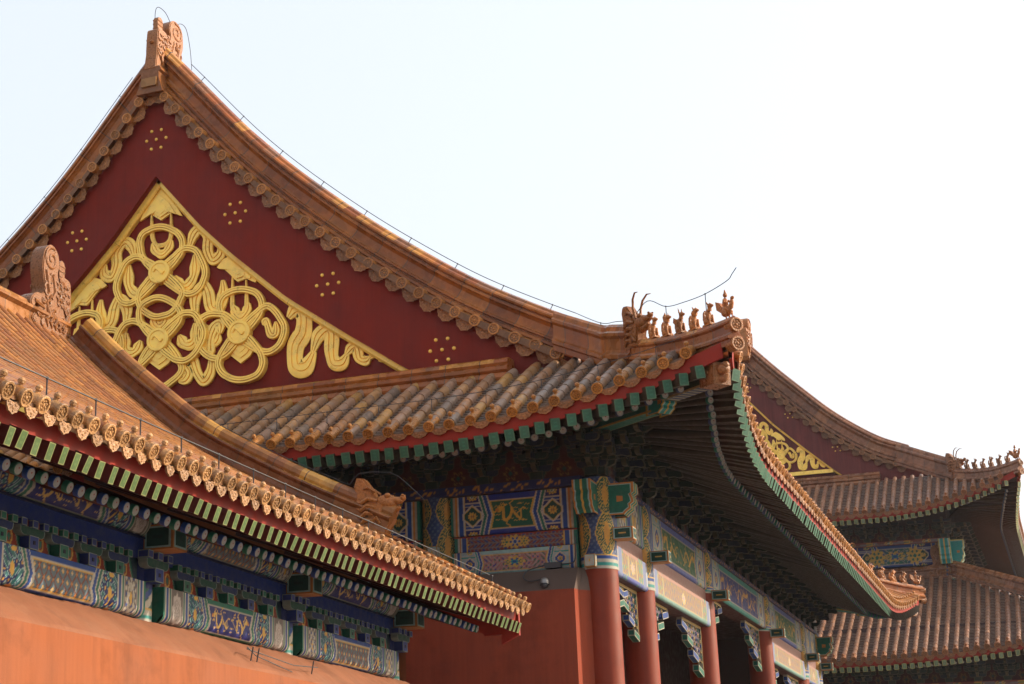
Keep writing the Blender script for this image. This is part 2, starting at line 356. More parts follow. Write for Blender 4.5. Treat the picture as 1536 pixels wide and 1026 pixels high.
def hexi(W, H, res, field, frame=BLUE, kind='dragon', pale=False, sd=0):
    """beam painted with end bands, hexagon boxes, chevrons and a framed centre panel"""
    c = Canvas(W, H, res); x, y = c.X, c.Y
    e = np.minimum(x, W - x); q = np.abs(y / H - .5) * 2; k0 = 1.0 if W / H < 3.6 else 1.35
    A, B = (PALE, TEAL) if pale else (BLUE, GREEN)
    c.put(e >= 0, (.30, .36, .36) if pale else DBLUE)
    for yy in (.22, .78): c.put(np.abs(y / H - yy) < .055, (.46, .38, .31)); c.put(np.abs(y / H - yy) < .03, BLUE if not pale else TEAL)
    bands(c, e, [(.07 * H, GREEN), (.12 * H, (.35, .28, .2)), (.17 * H, ORANGE), (.21 * H, WHITE), (.33 * H, BLUE), (.355 * H, WHITE), (.38 * H, GOLDC)])
    for s in (0, 1):
        cx = .56 * H * k0 if s == 0 else W - .56 * H * k0
        for f, col in ((1.12, (.50, .43, .35)), (.94, GOLDC), (.86, DGREEN if not pale else BLUE)):
            c.put((np.abs(x - cx) / (.23 * H * f) < 1) & (np.abs(x - cx) / (.23 * H * f) + np.maximum(0, np.abs(y - H / 2) / (.19 * H * f) - .35) * .95 < 1), col)
        c.flower(cx, H / 2, .11 * H, GOLDC, ORANGE, GREEN, 1.1)
        for yy in (.03 * H, .97 * H): c.flower(cx, yy, .10 * H, GOLDC, GREEN, WHITE, 1.4)
    es = e - .13 * H * (1 - 2 * np.abs(q - .5) * 0 - q)      # chevrons point inwards at mid height
    a = .70 * H * k0
    for t, col in ((0, (.50, .43, .35)), (.035, B), (.10, (.50, .44, .37)), (.135, A if not pale else BLUE), (.22, (.50, .44, .37)), (.25, GOLDC)): c.put(es > a + t * H, col)
    inn = es > a + .265 * H
    c.put(inn, frame); c.put(inn & (q < .74), (.44, .36, .30)); c.put(inn & (q < .685), GOLDC); c.put(inn & (q < .645) & (es > a + .30 * H), field)
    cw = W - 2 * (a + .48 * H)
    if kind == 'dragon':
        n = max(1, int(round(cw / H / 1.7)))
        for i in range(n): c.dragon(W / 2 + (i - (n - 1) / 2) * cw / n, H / 2, cw / n * 1.0, H * .56, (.62, .33, .05), 1 if i % 2 == 0 else -1, sd + i)
    else:
        core = inn & (q < .645) & (es > a + .34 * H)
        k = np.sin(x / H * 17 + 2 * np.sin(y / H * 9)) * np.sin(y / H * 15 + 2 * np.sin(x / H * 8)); c.put(core & (np.abs(k) < .14), (.36, .30, .28)); c.put(core & (k > .75), GREEN); c.put(core & (k < -.78), BLUE)
        c.flower(W / 2, H / 2, .25 * H, GOLDC, BLUE, TEAL, 1.9); c.flower(W / 2 - .27 * H, H / 2, .09 * H, GREEN, GOLDC, BLUE); c.flower(W / 2 + .27 * H, H / 2, .09 * H, GREEN, GOLDC, BLUE)
    return c
def flowerband(W, H, res):
    c = Canvas(W, H, res); x, y = c.X, c.Y; c.put(x >= 0, (.20, .07, .055))
    k = np.sin(x / H * 13 + 2 * np.sin(y / H * 9)) * np.sin(y / H * 12); c.put(np.abs(k) < .22, (.20, .17, .17)); c.put(k > .62, BLUE); c.put(k < -.7, RED)
    e = np.minimum(x, W - x)
    n = max(1, int(W / H / 4.2))
    for i in range(n + 1):
        cx = W * i / n if n > 1 else W * (i * .5 + .0)
        if n == 1 and i == 1: cx = W
        for d, r in ((-.55, .36), (.55, .36)): c.flower(cx + d * H, H / 2, r * H, GOLDC, (.02, .1, .09), GOLDC, 1.3)
        c.flower(cx, H / 2, .46 * H, GOLDC, GREEN, WHITE, 1.25)
    if n == 1:
        for d in (-.55, .55): c.flower(W / 2 + d * H, H / 2, .34 * H, GOLDC, GREEN, GOLDC, 1.2)
        c.flower(W / 2, H / 2, .46 * H, GOLDC, BLUE, WHITE, 1.2)
    bands(c, e, [(.22 * H, GREEN), (.34 * H, WHITE), (.42 * H, ORANGE), (.5 * H, WHITE), (.8 * H, BLUE), (.88 * H, GOLDC)])
    c.put((y < .05 * H) | (y > .95 * H), RED)
    return c
def xuanzi(W, H, res, kind, sd=0, dark=False):
    """gallery beam: end cartouche, swirl flowers, long centre panel with pointed ends"""
    c = Canvas(W, H, res); x, y = c.X, c.Y; e = np.minimum(x, W - x); q = np.abs(y / H - .5) * 2
    c.put(e >= 0, PALE)
    A, B = (BLUE, GREEN) if kind == 'lattice' else (GREEN, BLUE)
    bands(c, e, [(.10 * H, GREEN), (.15 * H, WHITE), (.26 * H, BLUE), (.31 * H, WHITE), (.38 * H, GREEN), (.42 * H, WHITE), (1.02 * H, (.17, .14, .13)), (1.06 * H, WHITE), (1.15 * H, GREEN), (1.19 * H, WHITE), (1.32 * H, BLUE), (1.36 * H, WHITE)])
    for cx in (.72 * H, W - .72 * H):
        if kind == 'lattice':
            m = (e > .45 * H) & (e < 1.0 * H); k = np.sin(x / H * 26) * np.sin(y / H * 24); c.put(m & (k > .25), WHITE); c.put(m & (k < -.6), BLUE)
            c.ell(cx, H / 2, .17 * H, .4 * H, WHITE, .3); c.ell(cx, H / 2, .06 * H, .16 * H, GOLDC)
        else:
            a = np.arctan2((y - H / 2) / .42, (x - cx) / .24); d = np.hypot((x - cx) / (.26 * H), (y - H / 2) / (.43 * H))
            c.put(d < .92 + .09 * np.cos(a * 8), (.50, .44, .40)); c.put((d < .62) & (np.sin(d * 30 + 3 * np.sin(a * 3)) > .35), (.30, .24, .22))
    # swirl zone, bounded by a pointed edge
    ed = e + .20 * H * q
    m = (e >= 1.36 * H) & (ed < 2.25 * H)
    k = np.sin(x / H * 15 + 2.2 * np.sin(y / H * 8)) * np.sin(y / H * 15 + 2.2 * np.sin(x / H * 8))
    c.put(m, DBLUE); c.put(m & (k > .05) & (k < .30), PALE); c.put(m & (k > .30), (.02, .13, .14)); c.put(m & (k < -.8), GOLDC)
    for cx in (1.72 * H, W - 1.72 * H): c.ell(cx, H / 2, .09 * H, .16 * H, GOLDC); c.ell(cx + .05 * H, .06 * H, .12 * H, .08 * H, ORANGE); c.ell(cx + .05 * H, .94 * H, .12 * H, .06 * H, GOLDC)
    for t, col in ((2.22, WHITE), (2.28, B), (2.38, WHITE), (2.43, A), (2.55, WHITE)):
        c.put(ed > t * H, col)
    pan = (e + .20 * H * q > 2.58 * H)
    c.put(pan, A); c.put(pan & (q < .74), WHITE)
    p2 = (e + .34 * H * np.maximum(0, q - .42) * 0 + .20 * H * q > 2.66 * H) & (q < .69)
    if kind == 'lattice':
        c.put(p2, GOLDC); p3 = p2 & (q < .63)
        u, v = x / (.20 * H), y / (.24 * H); d1 = np.abs(((u + v) % 2) - 1); d2 = np.abs(((u - v) % 2) - 1)
        c.put(p3, (.10, .14, .17)); c.put(p3 & ((d1 < .15) | (d2 < .15)), (.16, .045, .03))
        c.put(p3 & (d1 > .72) & (d2 > .72), GOLDC); c.put(p3 & (d1 > .86) & (d2 > .86), WHITE); c.put(p3 & (d1 < .22) & (d2 < .22), ORANGE)
    else:
        c.put(p2, (.018, .022, .16)); cw = W - 2 * 2.75 * H
        c.dragon(W / 2 - cw * .25, H / 2, cw * .52, H * .6, (.70, .44, .12), 1, sd); c.dragon(W / 2 + cw * .25, H / 2, cw * .52, H * .6, (.70, .44, .12), -1, sd + 1)
    return c
def columnhead(W, H, res):
    c = Canvas(W, H, res); x, y = c.X, c.Y
    k = np.sin(x * 60) * np.sin(y * 60); c.put(x >= 0, (.035, .06, .16)); c.put(k > .4, (.10, .14, .22))
    n = 4
    for i in range(n):
        cx = W * (i + .5) / n
        for cy, hh in ((H * .38, H * .26), (H * .80, H * .22)):
            d = np.abs((x - cx) / (W * .105)) ** 1.5 + np.abs((y - cy) / hh) ** 1.5
            c.put(d < 1, GOLDC); c.put(d < .86, (.02, .09, .06)); kk = np.sin(x * 75 + 3 * np.sin(y * 40)) * np.sin(y * 55 + 2 * np.sin(x * 50))
            c.put((d < .78) & (np.abs(kk) < .28), GOLDC); c.ell(cx, cy, W * .028, hh * .5, (.6, .28, .05))
    for a, b, col in ((0, .035, WHITE), (.035, .07, TEAL), (.07, .10, WHITE), (.10, .135, BLUE), (.135, .15, GOLDC)): c.put((y >= a * H) & (y < b * H), col)
    return c
# ---------------------------------------------------------------- glazed roofs
def tile_row(mb, P, N, L, r, seg, rs, pal, nseg=6, m=0):
    """row of half-round cover tiles along points P (low to high); N normal, L lateral. each tile steps under the one above"""
    P = [np.array(p, float) for p in P]
    d = np.concatenate([[0], np.cumsum([np.linalg.norm(P[i + 1] - P[i]) for i in range(len(P) - 1)])]); T = d[-1]
    def at(t):
        i = int(min(max(np.searchsorted(d, t) - 1, 0), len(P) - 2)); u = (t - d[i]) / (d[i + 1] - d[i] + 1e-9); return P[i] * (1 - u) + P[i + 1] * u
    n = max(1, int(round(T / seg)))
    base = rs.choice(pal)
    for k in range(n):
        a, b = T * k / n, T * (k + 1) / n
        pa, pb = at(a), at(min(b + seg * .04, T)); t = pb - pa; t /= np.linalg.norm(t) + 1e-9
        nn = np.cross(t, L); nn /= np.linalg.norm(nn)
        if nn[2] < 0: nn = -nn
        c = base if rs.random() < .3 else rs.choice(pal); f = .85 + rs.random() * .3; c = (c[0] * f, c[1] * f, c[2] * f)
        j = (rs.random() - .5) * r * .12
        ra, rb = r * 1.06, r * .95
        vs = []
        for p, rr in ((pa, ra), (pb, rb)):
            vs.append(p + L * (rr + j) - nn * r * .5)
            for q in range(nseg + 1):
                th = math.pi * q / nseg; vs.append(p + L * (math.cos(th) * rr + j) + nn * math.sin(th) * rr)
            vs.append(p - L * (rr - j) - nn * r * .5)
        w = nseg + 3
        fs = [(q, q + 1, w + q + 1, w + q) for q in range(w - 1)] + [tuple(range(w))]
        mb.add(vs, fs, c, m)
def pan_row(mb, P0, P1, dep, seg, rs, pal, m=0):
    """stepped concave pan tiles between two rows of points"""
    n0 = min(len(P0), len(P1)); P0 = [np.array(p, float) for p in P0[:n0]]; P1 = [np.array(p, float) for p in P1[:n0]]
    d = np.concatenate([[0], np.cumsum([np.linalg.norm(P0[i + 1] - P0[i]) for i in range(n0 - 1)])]); T = d[-1]
    def at(P, t):
        i = int(min(max(np.searchsorted(d, t) - 1, 0), n0 - 2)); u = (t - d[i]) / (d[i + 1] - d[i] + 1e-9); return P[i] * (1 - u) + P[i + 1] * u
    n = max(1, int(round(T / seg))); up = np.array([0, 0, 1.]); base = rs.choice(pal)
    for k in range(n):
        a, b = T * k / n, T * (k + 1) / n; vs = []
        for t, h in ((a, .028), (b, .0)):
            A, B = at(P0, t), at(P1, t)
            for u, z in ((0, 0), (.25, -dep * .8), (.5, -dep), (.75, -dep * .8), (1, 0)): vs.append(A * (1 - u) + B * u + up * (z + h))
        vs += [v - up * .03 for v in vs[:5]]
        c = base if rs.random() < .4 else rs.choice(pal); f = .32 + rs.random() * .2; c = (c[0] * f, c[1] * f, c[2] * f)  # pan colour darkened to stand for shade between the cover rows
        mb.add(vs, [(q, q + 1, q + 6, q + 5) for q in range(4)] + [(q, q + 1, q + 11, q + 10) for q in range(4)], c, m)
def cap_mesh(name, r, ln, col, hi=True, knob=True, relief=True):
    """round end tile: +y points outwards down the slope, z up; origin at the disc centre"""
    mb = MB(); n = 20 if hi else 12
    f = lambda k: tuple(c * k for c in col)
    mb.lathe((0, 0, 0), (0, 1, 0), [(-ln, r * .98), (-ln * .15, r * 1.0), (-.012, r * 1.08), (0, r * 1.08), (.004, r * 1.0), (.003, r * .80), (-.010, r * .74), (-.010, r * .2), (-.010, .0005)], n, col, cols=[f(.95), f(.95), f(1), f(1.05), f(1.05), f(.8), f(.72), f(.75)])
    if relief and hi:
        for k in range(7):
            a = 2 * math.pi * k / 7; mb.ball((math.cos(a) * r * .48, -.008, math.sin(a) * r * .48), (r * .19, .010, r * .15), f(1.0), n=6)
        mb.ball((0, -.008, 0), (r * .24, .013, r * .24), f(1.05), n=8)
    if knob:
        mb.lathe((0, -ln * .5, r * .9), (0, 0, 1), [(0, r * .34), (r * .35, r * .30), (r * .42, r * .46), (r * .78, r * .44), (r * 1.0, r * .2), (r * 1.05, .001)], 8, f(1.0))
    return mb.mesh(name, ['carved'], 40)
def drip_mesh(name, w, h, col, hi=True, lip=True):
    """hanging lip tile: scalloped plate in x/z, facing +y"""
    mb = MB(); f = lambda k: tuple(c * k for c in col)
    out = [(-.5, 0), (-.51, -.30), (-.48, -.50), (-.38, -.64), (-.33, -.80), (-.18, -.86), (0, -1.0), (.18, -.86), (.33, -.80), (.38, -.64), (.48, -.50), (.51, -.30), (.5, 0), (.27, -.16), (0, -.22), (-.27, -.16)]
    pts = [(x * w, z * h) for x, z in out]
    fn = lambda u, v, a: np.array([u, a, v])
    mb.prism(pts, -.014, .006, fn, f(.82), edge=f(1.0), eb=min(.012, w * .05))
    if hi:
        for x, z, s in ((0, -.55, .13), (-.22, -.38, .1), (.22, -.38, .1), (0, -.78, .06), (-.38, -.25, .07), (.38, -.25, .07)):
            mb.ball((x * w, .005, z * h), (s * w, .010, s * h * 1.1), f(1.05), n=6)
    if lip:
        vs = []
        for y, dz in ((.006, 0), (-.16, .015)):
            for x in np.linspace(-.5, .5, 7): vs.append((x * w, y, -.22 * h * (1 - (2 * x) ** 2) + dz))
        mb.add(vs, [(i, i + 1, i + 8, i + 7) for i in range(6)], f(.75))
    return mb.mesh(name, ['carved'], 40)
def sweep(mb, path, prof, U, V, seg=None, cols=None, rs=random, topfrom=None, topcols=None, m=0, closed=False, capends=True):
    """profile (u, v) carried along path; U(i), V(i) axes. every segment of tiles gets its own glaze"""
    P0 = [np.array(p, float) for p in path]; n = len(prof); N0 = len(P0)
    d0 = np.concatenate([[0], np.cumsum([np.linalg.norm(P0[i + 1] - P0[i]) for i in range(N0 - 1)])]); T = d0[-1]
    U0 = np.array([np.array(U(i), float) for i in range(N0)]); V0 = np.array([np.array(V(i), float) for i in range(N0)]); P0 = np.array(P0)
    ip = lambda A, t: np.array([np.interp(t, d0, A[:, k]) for k in range(3)])
    st = set(np.round(d0, 4))
    if seg:
        q = seg * .5
        while q < T - .05: st |= {round(q, 4), round(q + .018, 4)}; q += seg
    st = sorted(st); N = len(st)
    rings = []
    for t in st:
        p, u, v = ip(P0, t), ip(U0, t), ip(V0, t)
        rings.append([p + u * a + v * b for a, b in prof])
    cur = None; cur2 = None; c = c2 = cols[0]
    for i in range(N - 1):
        mid = (st[i] + st[i + 1]) / 2; k = int((mid + seg * .5) / seg) if seg else 0
        joint = seg and abs(((mid + seg * .5) % seg) - .009) < .0092
        if k != cur:
            cur = k; f = .78 + rs.random() * .42; c = tuple(x * f for x in rs.choice(cols)); lift = rs.random() * .006
        k2 = int(mid / (seg * .52)) if seg else 0
        if k2 != cur2: cur2 = k2; f = .8 + rs.random() * .4; c2 = tuple(x * f for x in rs.choice(topcols or cols))
        for j in range(n - (0 if closed else 1)):
            j2 = (j + 1) % n
            cc = c2 if (topfrom is not None and topfrom[0] <= j < topfrom[1]) else c
            if joint: cc = (.12, .07, .045)
            mb.add([rings[i][j], rings[i][j2], rings[i + 1][j2], rings[i + 1][j]], [(0, 1, 2, 3)], cc, m)
    if capends:
        mb.add(rings[0], [tuple(range(n))], c, m); mb.add(rings[-1], [tuple(range(n))[::-1]], c, m)
class Roof:
    def __init__(s, XE, YE, YE2, prof, XR, L, rise, out):
        s.XE, s.YE, s.YE2, s.XR, s.L, s.rise, s.out = XE, YE, YE2, XR, L, rise, out
        s.XW = 2 * XR - XE; s.P = spline(prof); s.dr = XE - XR
    def tS(s, x): return max(0, (x - (s.XE - s.L)) / s.L, ((s.XW + s.L) - x) / s.L)
    def tE(s, y): return max(0, ((s.YE + s.L) - y) / s.L, (y - (s.YE2 - s.L)) / s.L)
    def S(s, x, d, dz=0.):
        k = min(s.tS(x), 1.1) ** 2.2 * max(0, 1 - d / 4.) ** 1.5
        return np.array([x, s.YE + d - s.out * k, s.P(d) + s.rise * k + dz])
    def E(s, y, d, dz=0.):
        k = min(s.tE(y), 1.1) ** 2.2 * max(0, 1 - d / 4.) ** 1.5
        return np.array([s.XE - d + s.out * k, y, s.P(d) + s.rise * k + dz])
    def at(s, side, q, d, dz=0.): return s.S(q, d, dz) if side == 'S' else s.E(q, d, dz)
    def hip(s, d, far=False):
        k = max(0, (s.L - d) / s.L) ** 2.2 * max(0, 1 - d / 4.) ** 1.5
        y = (s.YE2 - d + s.out * k) if far else (s.YE + d - s.out * k)
        return np.array([s.XE - d + s.out * k, y, s.P(d) + s.rise * k])

def eave_row(root, rf, side, q0, q1, pitch, r, rs, dmaxf, tile_seg, pan_seg, palette, capcol, name_rows, hi=True, nseg=6, ddz=-.02, tmat='tile'):
    """cover tiles, pan tiles, end discs and hanging lips along one eave"""
    n = int(round((q1 - q0) / pitch)); mb = MB(); caps = []; drips = []; prev = None
    L = np.array([1., 0, 0]) if side == 'S' else np.array([0, 1., 0])
    out = np.array([0, -1., 0]) if side == 'S' else np.array([1., 0, 0])
    for k in range(n + 1):
        q = q0 + (q1 - q0) * k / n; dm = dmaxf(q)
        if dm < .12: prev = None; continue
        D = np.linspace(0, dm, max(3, int(dm / .35)))
        pts = [rf.at(side, q, d, .015) for d in D]
        tile_row(mb, pts, None, L, r, tile_seg, rs, palette, nseg)
        o = rf.at(side, q, 0, .015); t = rf.at(side, q, 0) - rf.at(side, q, .3); t /= np.linalg.norm(t)
        if side == 'E': lat = Vector((0, -1, 0))
        else: lat = Vector((-1, 0, 0))
        caps.append(frame(o + t * .05, lat, t)); 
        if prev is not None:
            nn = int(max(3, min(dm, prev[1]) / .3)); D2 = np.linspace(0, min(dm, prev[1]) + .06, nn)
            pan_row(mb, [rf.at(side, prev[0], d, .0) for d in D2], [rf.at(side, q, d, .0) for d in D2], pitch * .16, pan_seg, rs, palette)
            qm = (q + prev[0]) / 2; o2 = rf.at(side, qm, 0, ddz); tt = (rf.at(side, q, 0) - rf.at(side, prev[0], 0)); tt *= -1
            fr = frame(o2 + t * .01, Vector(tt), t)
            tilt = Matrix.Rotation(R(-4), 4, 'X'); m = Matrix.Translation(fr.translation) @ frame((0, 0, 0), Vector(tt), Vector(out) + Vector((0, 0, -.12)))
            drips.append(m)
        prev = (q, dm)
    part(name_rows, mb, [tmat], root, 50)
    return caps, drips

def rafters(root, rf, side, q0, q1, pitch, sz, rr, inset, over, zoff, lim, colw=(.085, .03, .02), endc=(.05, .22, .12), mats='paint', seed=1, roundin=.62, fan=True, lift=.34, drop=.035):
    """square flying rafters with green ends and round rafters with painted ends below"""
    rs = random.Random(seed); n = int(round((q1 - q0) / pitch)); fly = []; rnd = []
    for k in range(n + 1):
        q = q0 + (q1 - q0) * k / n
        tip = rf.at(side, q, 0, zoff)
        inw = np.array([0, 1., 0]) if side == 'S' else np.array([-1., 0, 0])
        # inner end: fan the rafters towards the corner
        qi = q
        if fan:
            Lc = rf.L; c = rf.XE - Lc if side == 'S' else None
            if side == 'S':
                if q > c: qi = c + (q - c) * (Lc - over) / Lc
            else:
                ca, cb = rf.YE + Lc, rf.YE2 - Lc
                if q < ca: qi = ca + (q - ca) * (Lc - over) / Lc
                if q > cb: qi = cb + (q - cb) * (Lc - over) / Lc
        base = rf.at(side, qi, over); base = np.array([base[0], base[1], rf.P(0) + zoff + lift * over + (tip[2] - rf.P(0) - zoff) * .35])
        t = base - tip; Ln = np.linalg.norm(t); t = t / Ln
        o = tip + t * inset
        lat = Vector((-1, 0, 0)) if side == 'S' else Vector((0, -1, 0))
        m = frame(o, lat, -t)
        # keep x lateral horizontal
        y = Vector(-t); x = lat - y * lat.dot(y); x.normalize(); z = x.cross(y)
        m = Matrix(((x[0], y[0], z[0], o[0]), (x[1], y[1], z[1], o[1]), (x[2], y[2], z[2], o[2]), (0, 0, 0, 1)))
        fly.append(m)
        o2 = tip + t * (inset + roundin) - np.array([0, 0, sz[1] * .5 + rr * .85 + drop])
        rnd.append(Matrix(((x[0], y[0], z[0], o2[0]), (x[1], y[1], z[1], o2[1]), (x[2], y[2], z[2], o2[2]), (0, 0, 0, 1))))
    return fly, rnd
def flying_mesh(name, w, h, ln, endc, sidec, und, edge=(.52, .42, .15)):
    mb = MB()
    mb.box((0, -ln / 2, 0), (w, ln, h), sidec)
    b = min(w, h) * .10; o = [(-w / 2, .003, -h / 2), (w / 2, .003, -h / 2), (w / 2, .003, h / 2), (-w / 2, .003, h / 2)]
    i = [(-w / 2 + b, .003, -h / 2 + b), (w / 2 - b, .003, -h / 2 + b), (w / 2 - b, .003, h / 2 - b), (-w / 2 + b, .003, h / 2 - b)]
    mb.add(o + i, [(0, 1, 5, 4), (1, 2, 6, 5), (2, 3, 7, 6), (3, 0, 4, 7)], edge); mb.add(i, [(0, 1, 2, 3)], endc)
    k = .35 * w; mb.add([(-k * .5, .005, -h * .22), (k * .5, .005, -h * .22), (k * .5, .005, -h * .08), (-k * .5, .005, -h * .08)], [(0, 1, 2, 3)], tuple(c * 1.25 for c in endc))
    mb.add([(-k * .5, .005, h * .08), (k * .5, .005, h * .08), (k * .5, .005, h * .22), (-k * .5, .005, h * .22)], [(0, 1, 2, 3)], tuple(c * 1.25 for c in endc))
    # green stretch of the side just behind the end
    g = min(.35, ln * .3)
    for sx in (-1, 1): mb.add([(sx * (w / 2 + .002), 0, -h / 2), (sx * (w / 2 + .002), -g, -h / 2), (sx * (w / 2 + .002), -g, h / 2), (sx * (w / 2 + .002), 0, h / 2)], [(0, 1, 2, 3)], und)
    mb.add([(-w / 2, 0, -h / 2 - .002), (w / 2, 0, -h / 2 - .002), (w / 2, -g, -h / 2 - .002), (-w / 2, -g, -h / 2 - .002)], [(0, 1, 2, 3)], und)
    return mb.mesh(name, ['paint'], 0)
def round_mesh(name, r, ln, cols, body):
    mb = MB(); mb.lathe((0, 0, 0), (0, 1, 0), [(-ln, r), (-.05, r)], 10, body)
    mb.lathe((0, 0, 0), (0, 1, 0), [(-.05, r * 1.005), (0, r * 1.005)], 10, cols[0])
    off = r * .18
    mb.lathe((0, .0, 0), (0, 1, 0), [(0, r * 1.005), (.004, r * .95), (.005, r * .86)], 12, cols[0])
    vs = [(math.cos(a) * r * .87, .005, math.sin(a) * r * .87) for a in np.linspace(0, 2 * math.pi, 13)[:-1]]
    mb.add(vs, [tuple(range(12))], cols[1])
    vs = [(math.cos(a) * r * .55, .008, math.sin(a) * r * .55 + off) for a in np.linspace(0, 2 * math.pi, 13)[:-1]]
    mb.add(vs, [tuple(range(12))], cols[2]); vs = [(math.cos(a) * r * .16, .010, math.sin(a) * r * .16 + off) for a in np.linspace(0, 2 * math.pi, 9)[:-1]]
    mb.add(vs, [tuple(range(8))], cols[3])
    return mb.mesh(name, ['paint'], 40)
def eave_boards(root, rf, side, q0, q1, zt, zb, yo, over, lift, zoff, n=60):
    """red eave board above the rafter tips and the sheathing over the rafters"""
    mb = MB(); Q = np.linspace(q0, q1, n)
    inw = np.array([0, 1., 0]) if side == 'S' else np.array([-1., 0, 0])
    def pt(q, d, z): p = rf.at(side, q, 0, z); return p + inw * d
    A = [pt(q, yo, zt) for q in Q]; B = [pt(q, yo + .02, zb) for q in Q]; C = [pt(q, yo + .07, zb) for q in Q]; D = [pt(q, yo + .07, zt) for q in Q]
    for i in range(n - 1):
        for a, b in ((A, B), (B, C), (C, D), (D, A)): mb.add([a[i], a[i + 1], b[i + 1], b[i]], [(0, 1, 2, 3)])
    part('eave_board', mb, ['eaveboard'], root, 30)
    mb = MB()
    def inner(q):
        t = rf.at(side, q, 0)[2] - rf.P(0); base = rf.at(side, q, over); return np.array([base[0], base[1], rf.P(0) + zoff + lift * over + t * .35])
    def corner_lim(q):   # stay inside the hip
        return q
    for i in range(n - 1):
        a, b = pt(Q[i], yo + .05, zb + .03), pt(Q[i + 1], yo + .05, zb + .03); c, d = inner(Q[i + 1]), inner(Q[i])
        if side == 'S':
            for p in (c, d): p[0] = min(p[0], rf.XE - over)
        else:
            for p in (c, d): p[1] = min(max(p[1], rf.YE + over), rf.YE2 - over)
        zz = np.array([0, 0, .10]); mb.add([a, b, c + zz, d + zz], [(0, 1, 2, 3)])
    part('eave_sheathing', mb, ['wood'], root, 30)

def verge(root, rf, Yv, d0, pitch, r, capM, dripM, hs, rs, sign=-1, full=True, dmax=None, pal=None):
    """edge of the main roof over the gable: discs and lips, then the moulded ridge above them. hs scales the ridge"""
    dmax = dmax or rf.dr
    D = np.linspace(d0, dmax, 160); caps, drips = [], []
    for mir in (1, -1):
        pts = [np.array([rf.XR + mir * (rf.XE - d - rf.XR), Yv, rf.P(d)]) for d in D]
        acc = np.concatenate([[0], np.cumsum([np.linalg.norm(pts[i + 1] - pts[i]) for i in range(len(pts) - 1)])])
        n = int(acc[-1] / pitch)
        for k in range(n + 1):
            s_ = acc[-1] - k * pitch - (pitch * .5 if mir == 1 else pitch * .5) + pitch * .25
            i = int(np.clip(np.searchsorted(acc, s_) - 1, 0, len(pts) - 2)); u = (s_ - acc[i]) / (acc[i + 1] - acc[i]); p = pts[i] * (1 - u) + pts[i + 1] * u
            t = pts[i + 1] - pts[i]; t /= np.linalg.norm(t)
            nrm = np.array([-t[2], 0, t[0]]) * mir; nrm = nrm if nrm[2] > 0 else -nrm
            o = p - nrm * .06 * hs
            caps.append(frame(o, Vector(t * mir), (0, sign, -.12)))
            o2 = p - nrm * .05 * hs - t * pitch * .5
            drips.append(frame(o2 + np.array([0, .12, 0]), Vector(t * mir), (0, sign, -.18)))
    repeats('verge_tile', capM, caps, root, 100); repeats('verge_lip', dripM, drips, root, 100)
    # moulded ridge
    prof = [(.30, -.05), (.02, .02), (-.03, .05), (-.03, .11), (.03, .125), (.075, .14), (.075, .165), (.02, .18), (.02, .215), (.08, .24), (.105, .30), (.11, .44), (.06, .50), (.01, .52), (.01, .56), (.075, .575), (.075, .60), (.02, .62), (.01, .66), (.04, .70), (.09, .73), (.13, .79), (.24, .83), (.34, .80), (.40, .70), (.42, .1)]
    prof = [(a * hs * (-sign) + .20, b * hs) for a, b in prof]
    out = []
    for mir in (1, -1):
        P = [np.array([rf.XR + mir * (rf.XE - d - rf.XR), Yv, rf.P(d) + .03]) for d in D]
        def V(i):
            j = min(i, len(P) - 2); t = P[j + 1] - P[j]; t = t / np.linalg.norm(t); nn = np.array([-t[2], 0, t[0]]); nn = nn if nn[2] > 0 else -nn
            if i >= len(P) - 14:            # meet upright at the apex
                u = (i - (len(P) - 14)) / 13; nn = nn * (1 - u) + np.array([0, 0, 1.]) * u * (1 / max(.5, nn[2])); 
            return nn
        mb = MB(); sweep(mb, P, prof, lambda i: (0, 1., 0), V, .62, pal or RIDGE, rs, (18, 24), pal or RIDGETOP)
        for i in range(len(P) - 1):      # bedding under the verge tiles
            q = [P[i] + (0, .01, -.03), P[i + 1] + (0, .01, -.03), P[i + 1] + (0, .5, -.03), P[i] + (0, .5, -.03)]; mb.add(q, [(0, 1, 2, 3)], (.20, .085, .03))
            mb.add([q[0], q[1], q[1] + np.array([0, 0, -.13]), q[0] + np.array([0, 0, -.13])], [(0, 1, 2, 3)], (.20, .085, .03))
        out.append(part('verge_ridge', mb, ['tileclean'], root, 32))
    return out[0]
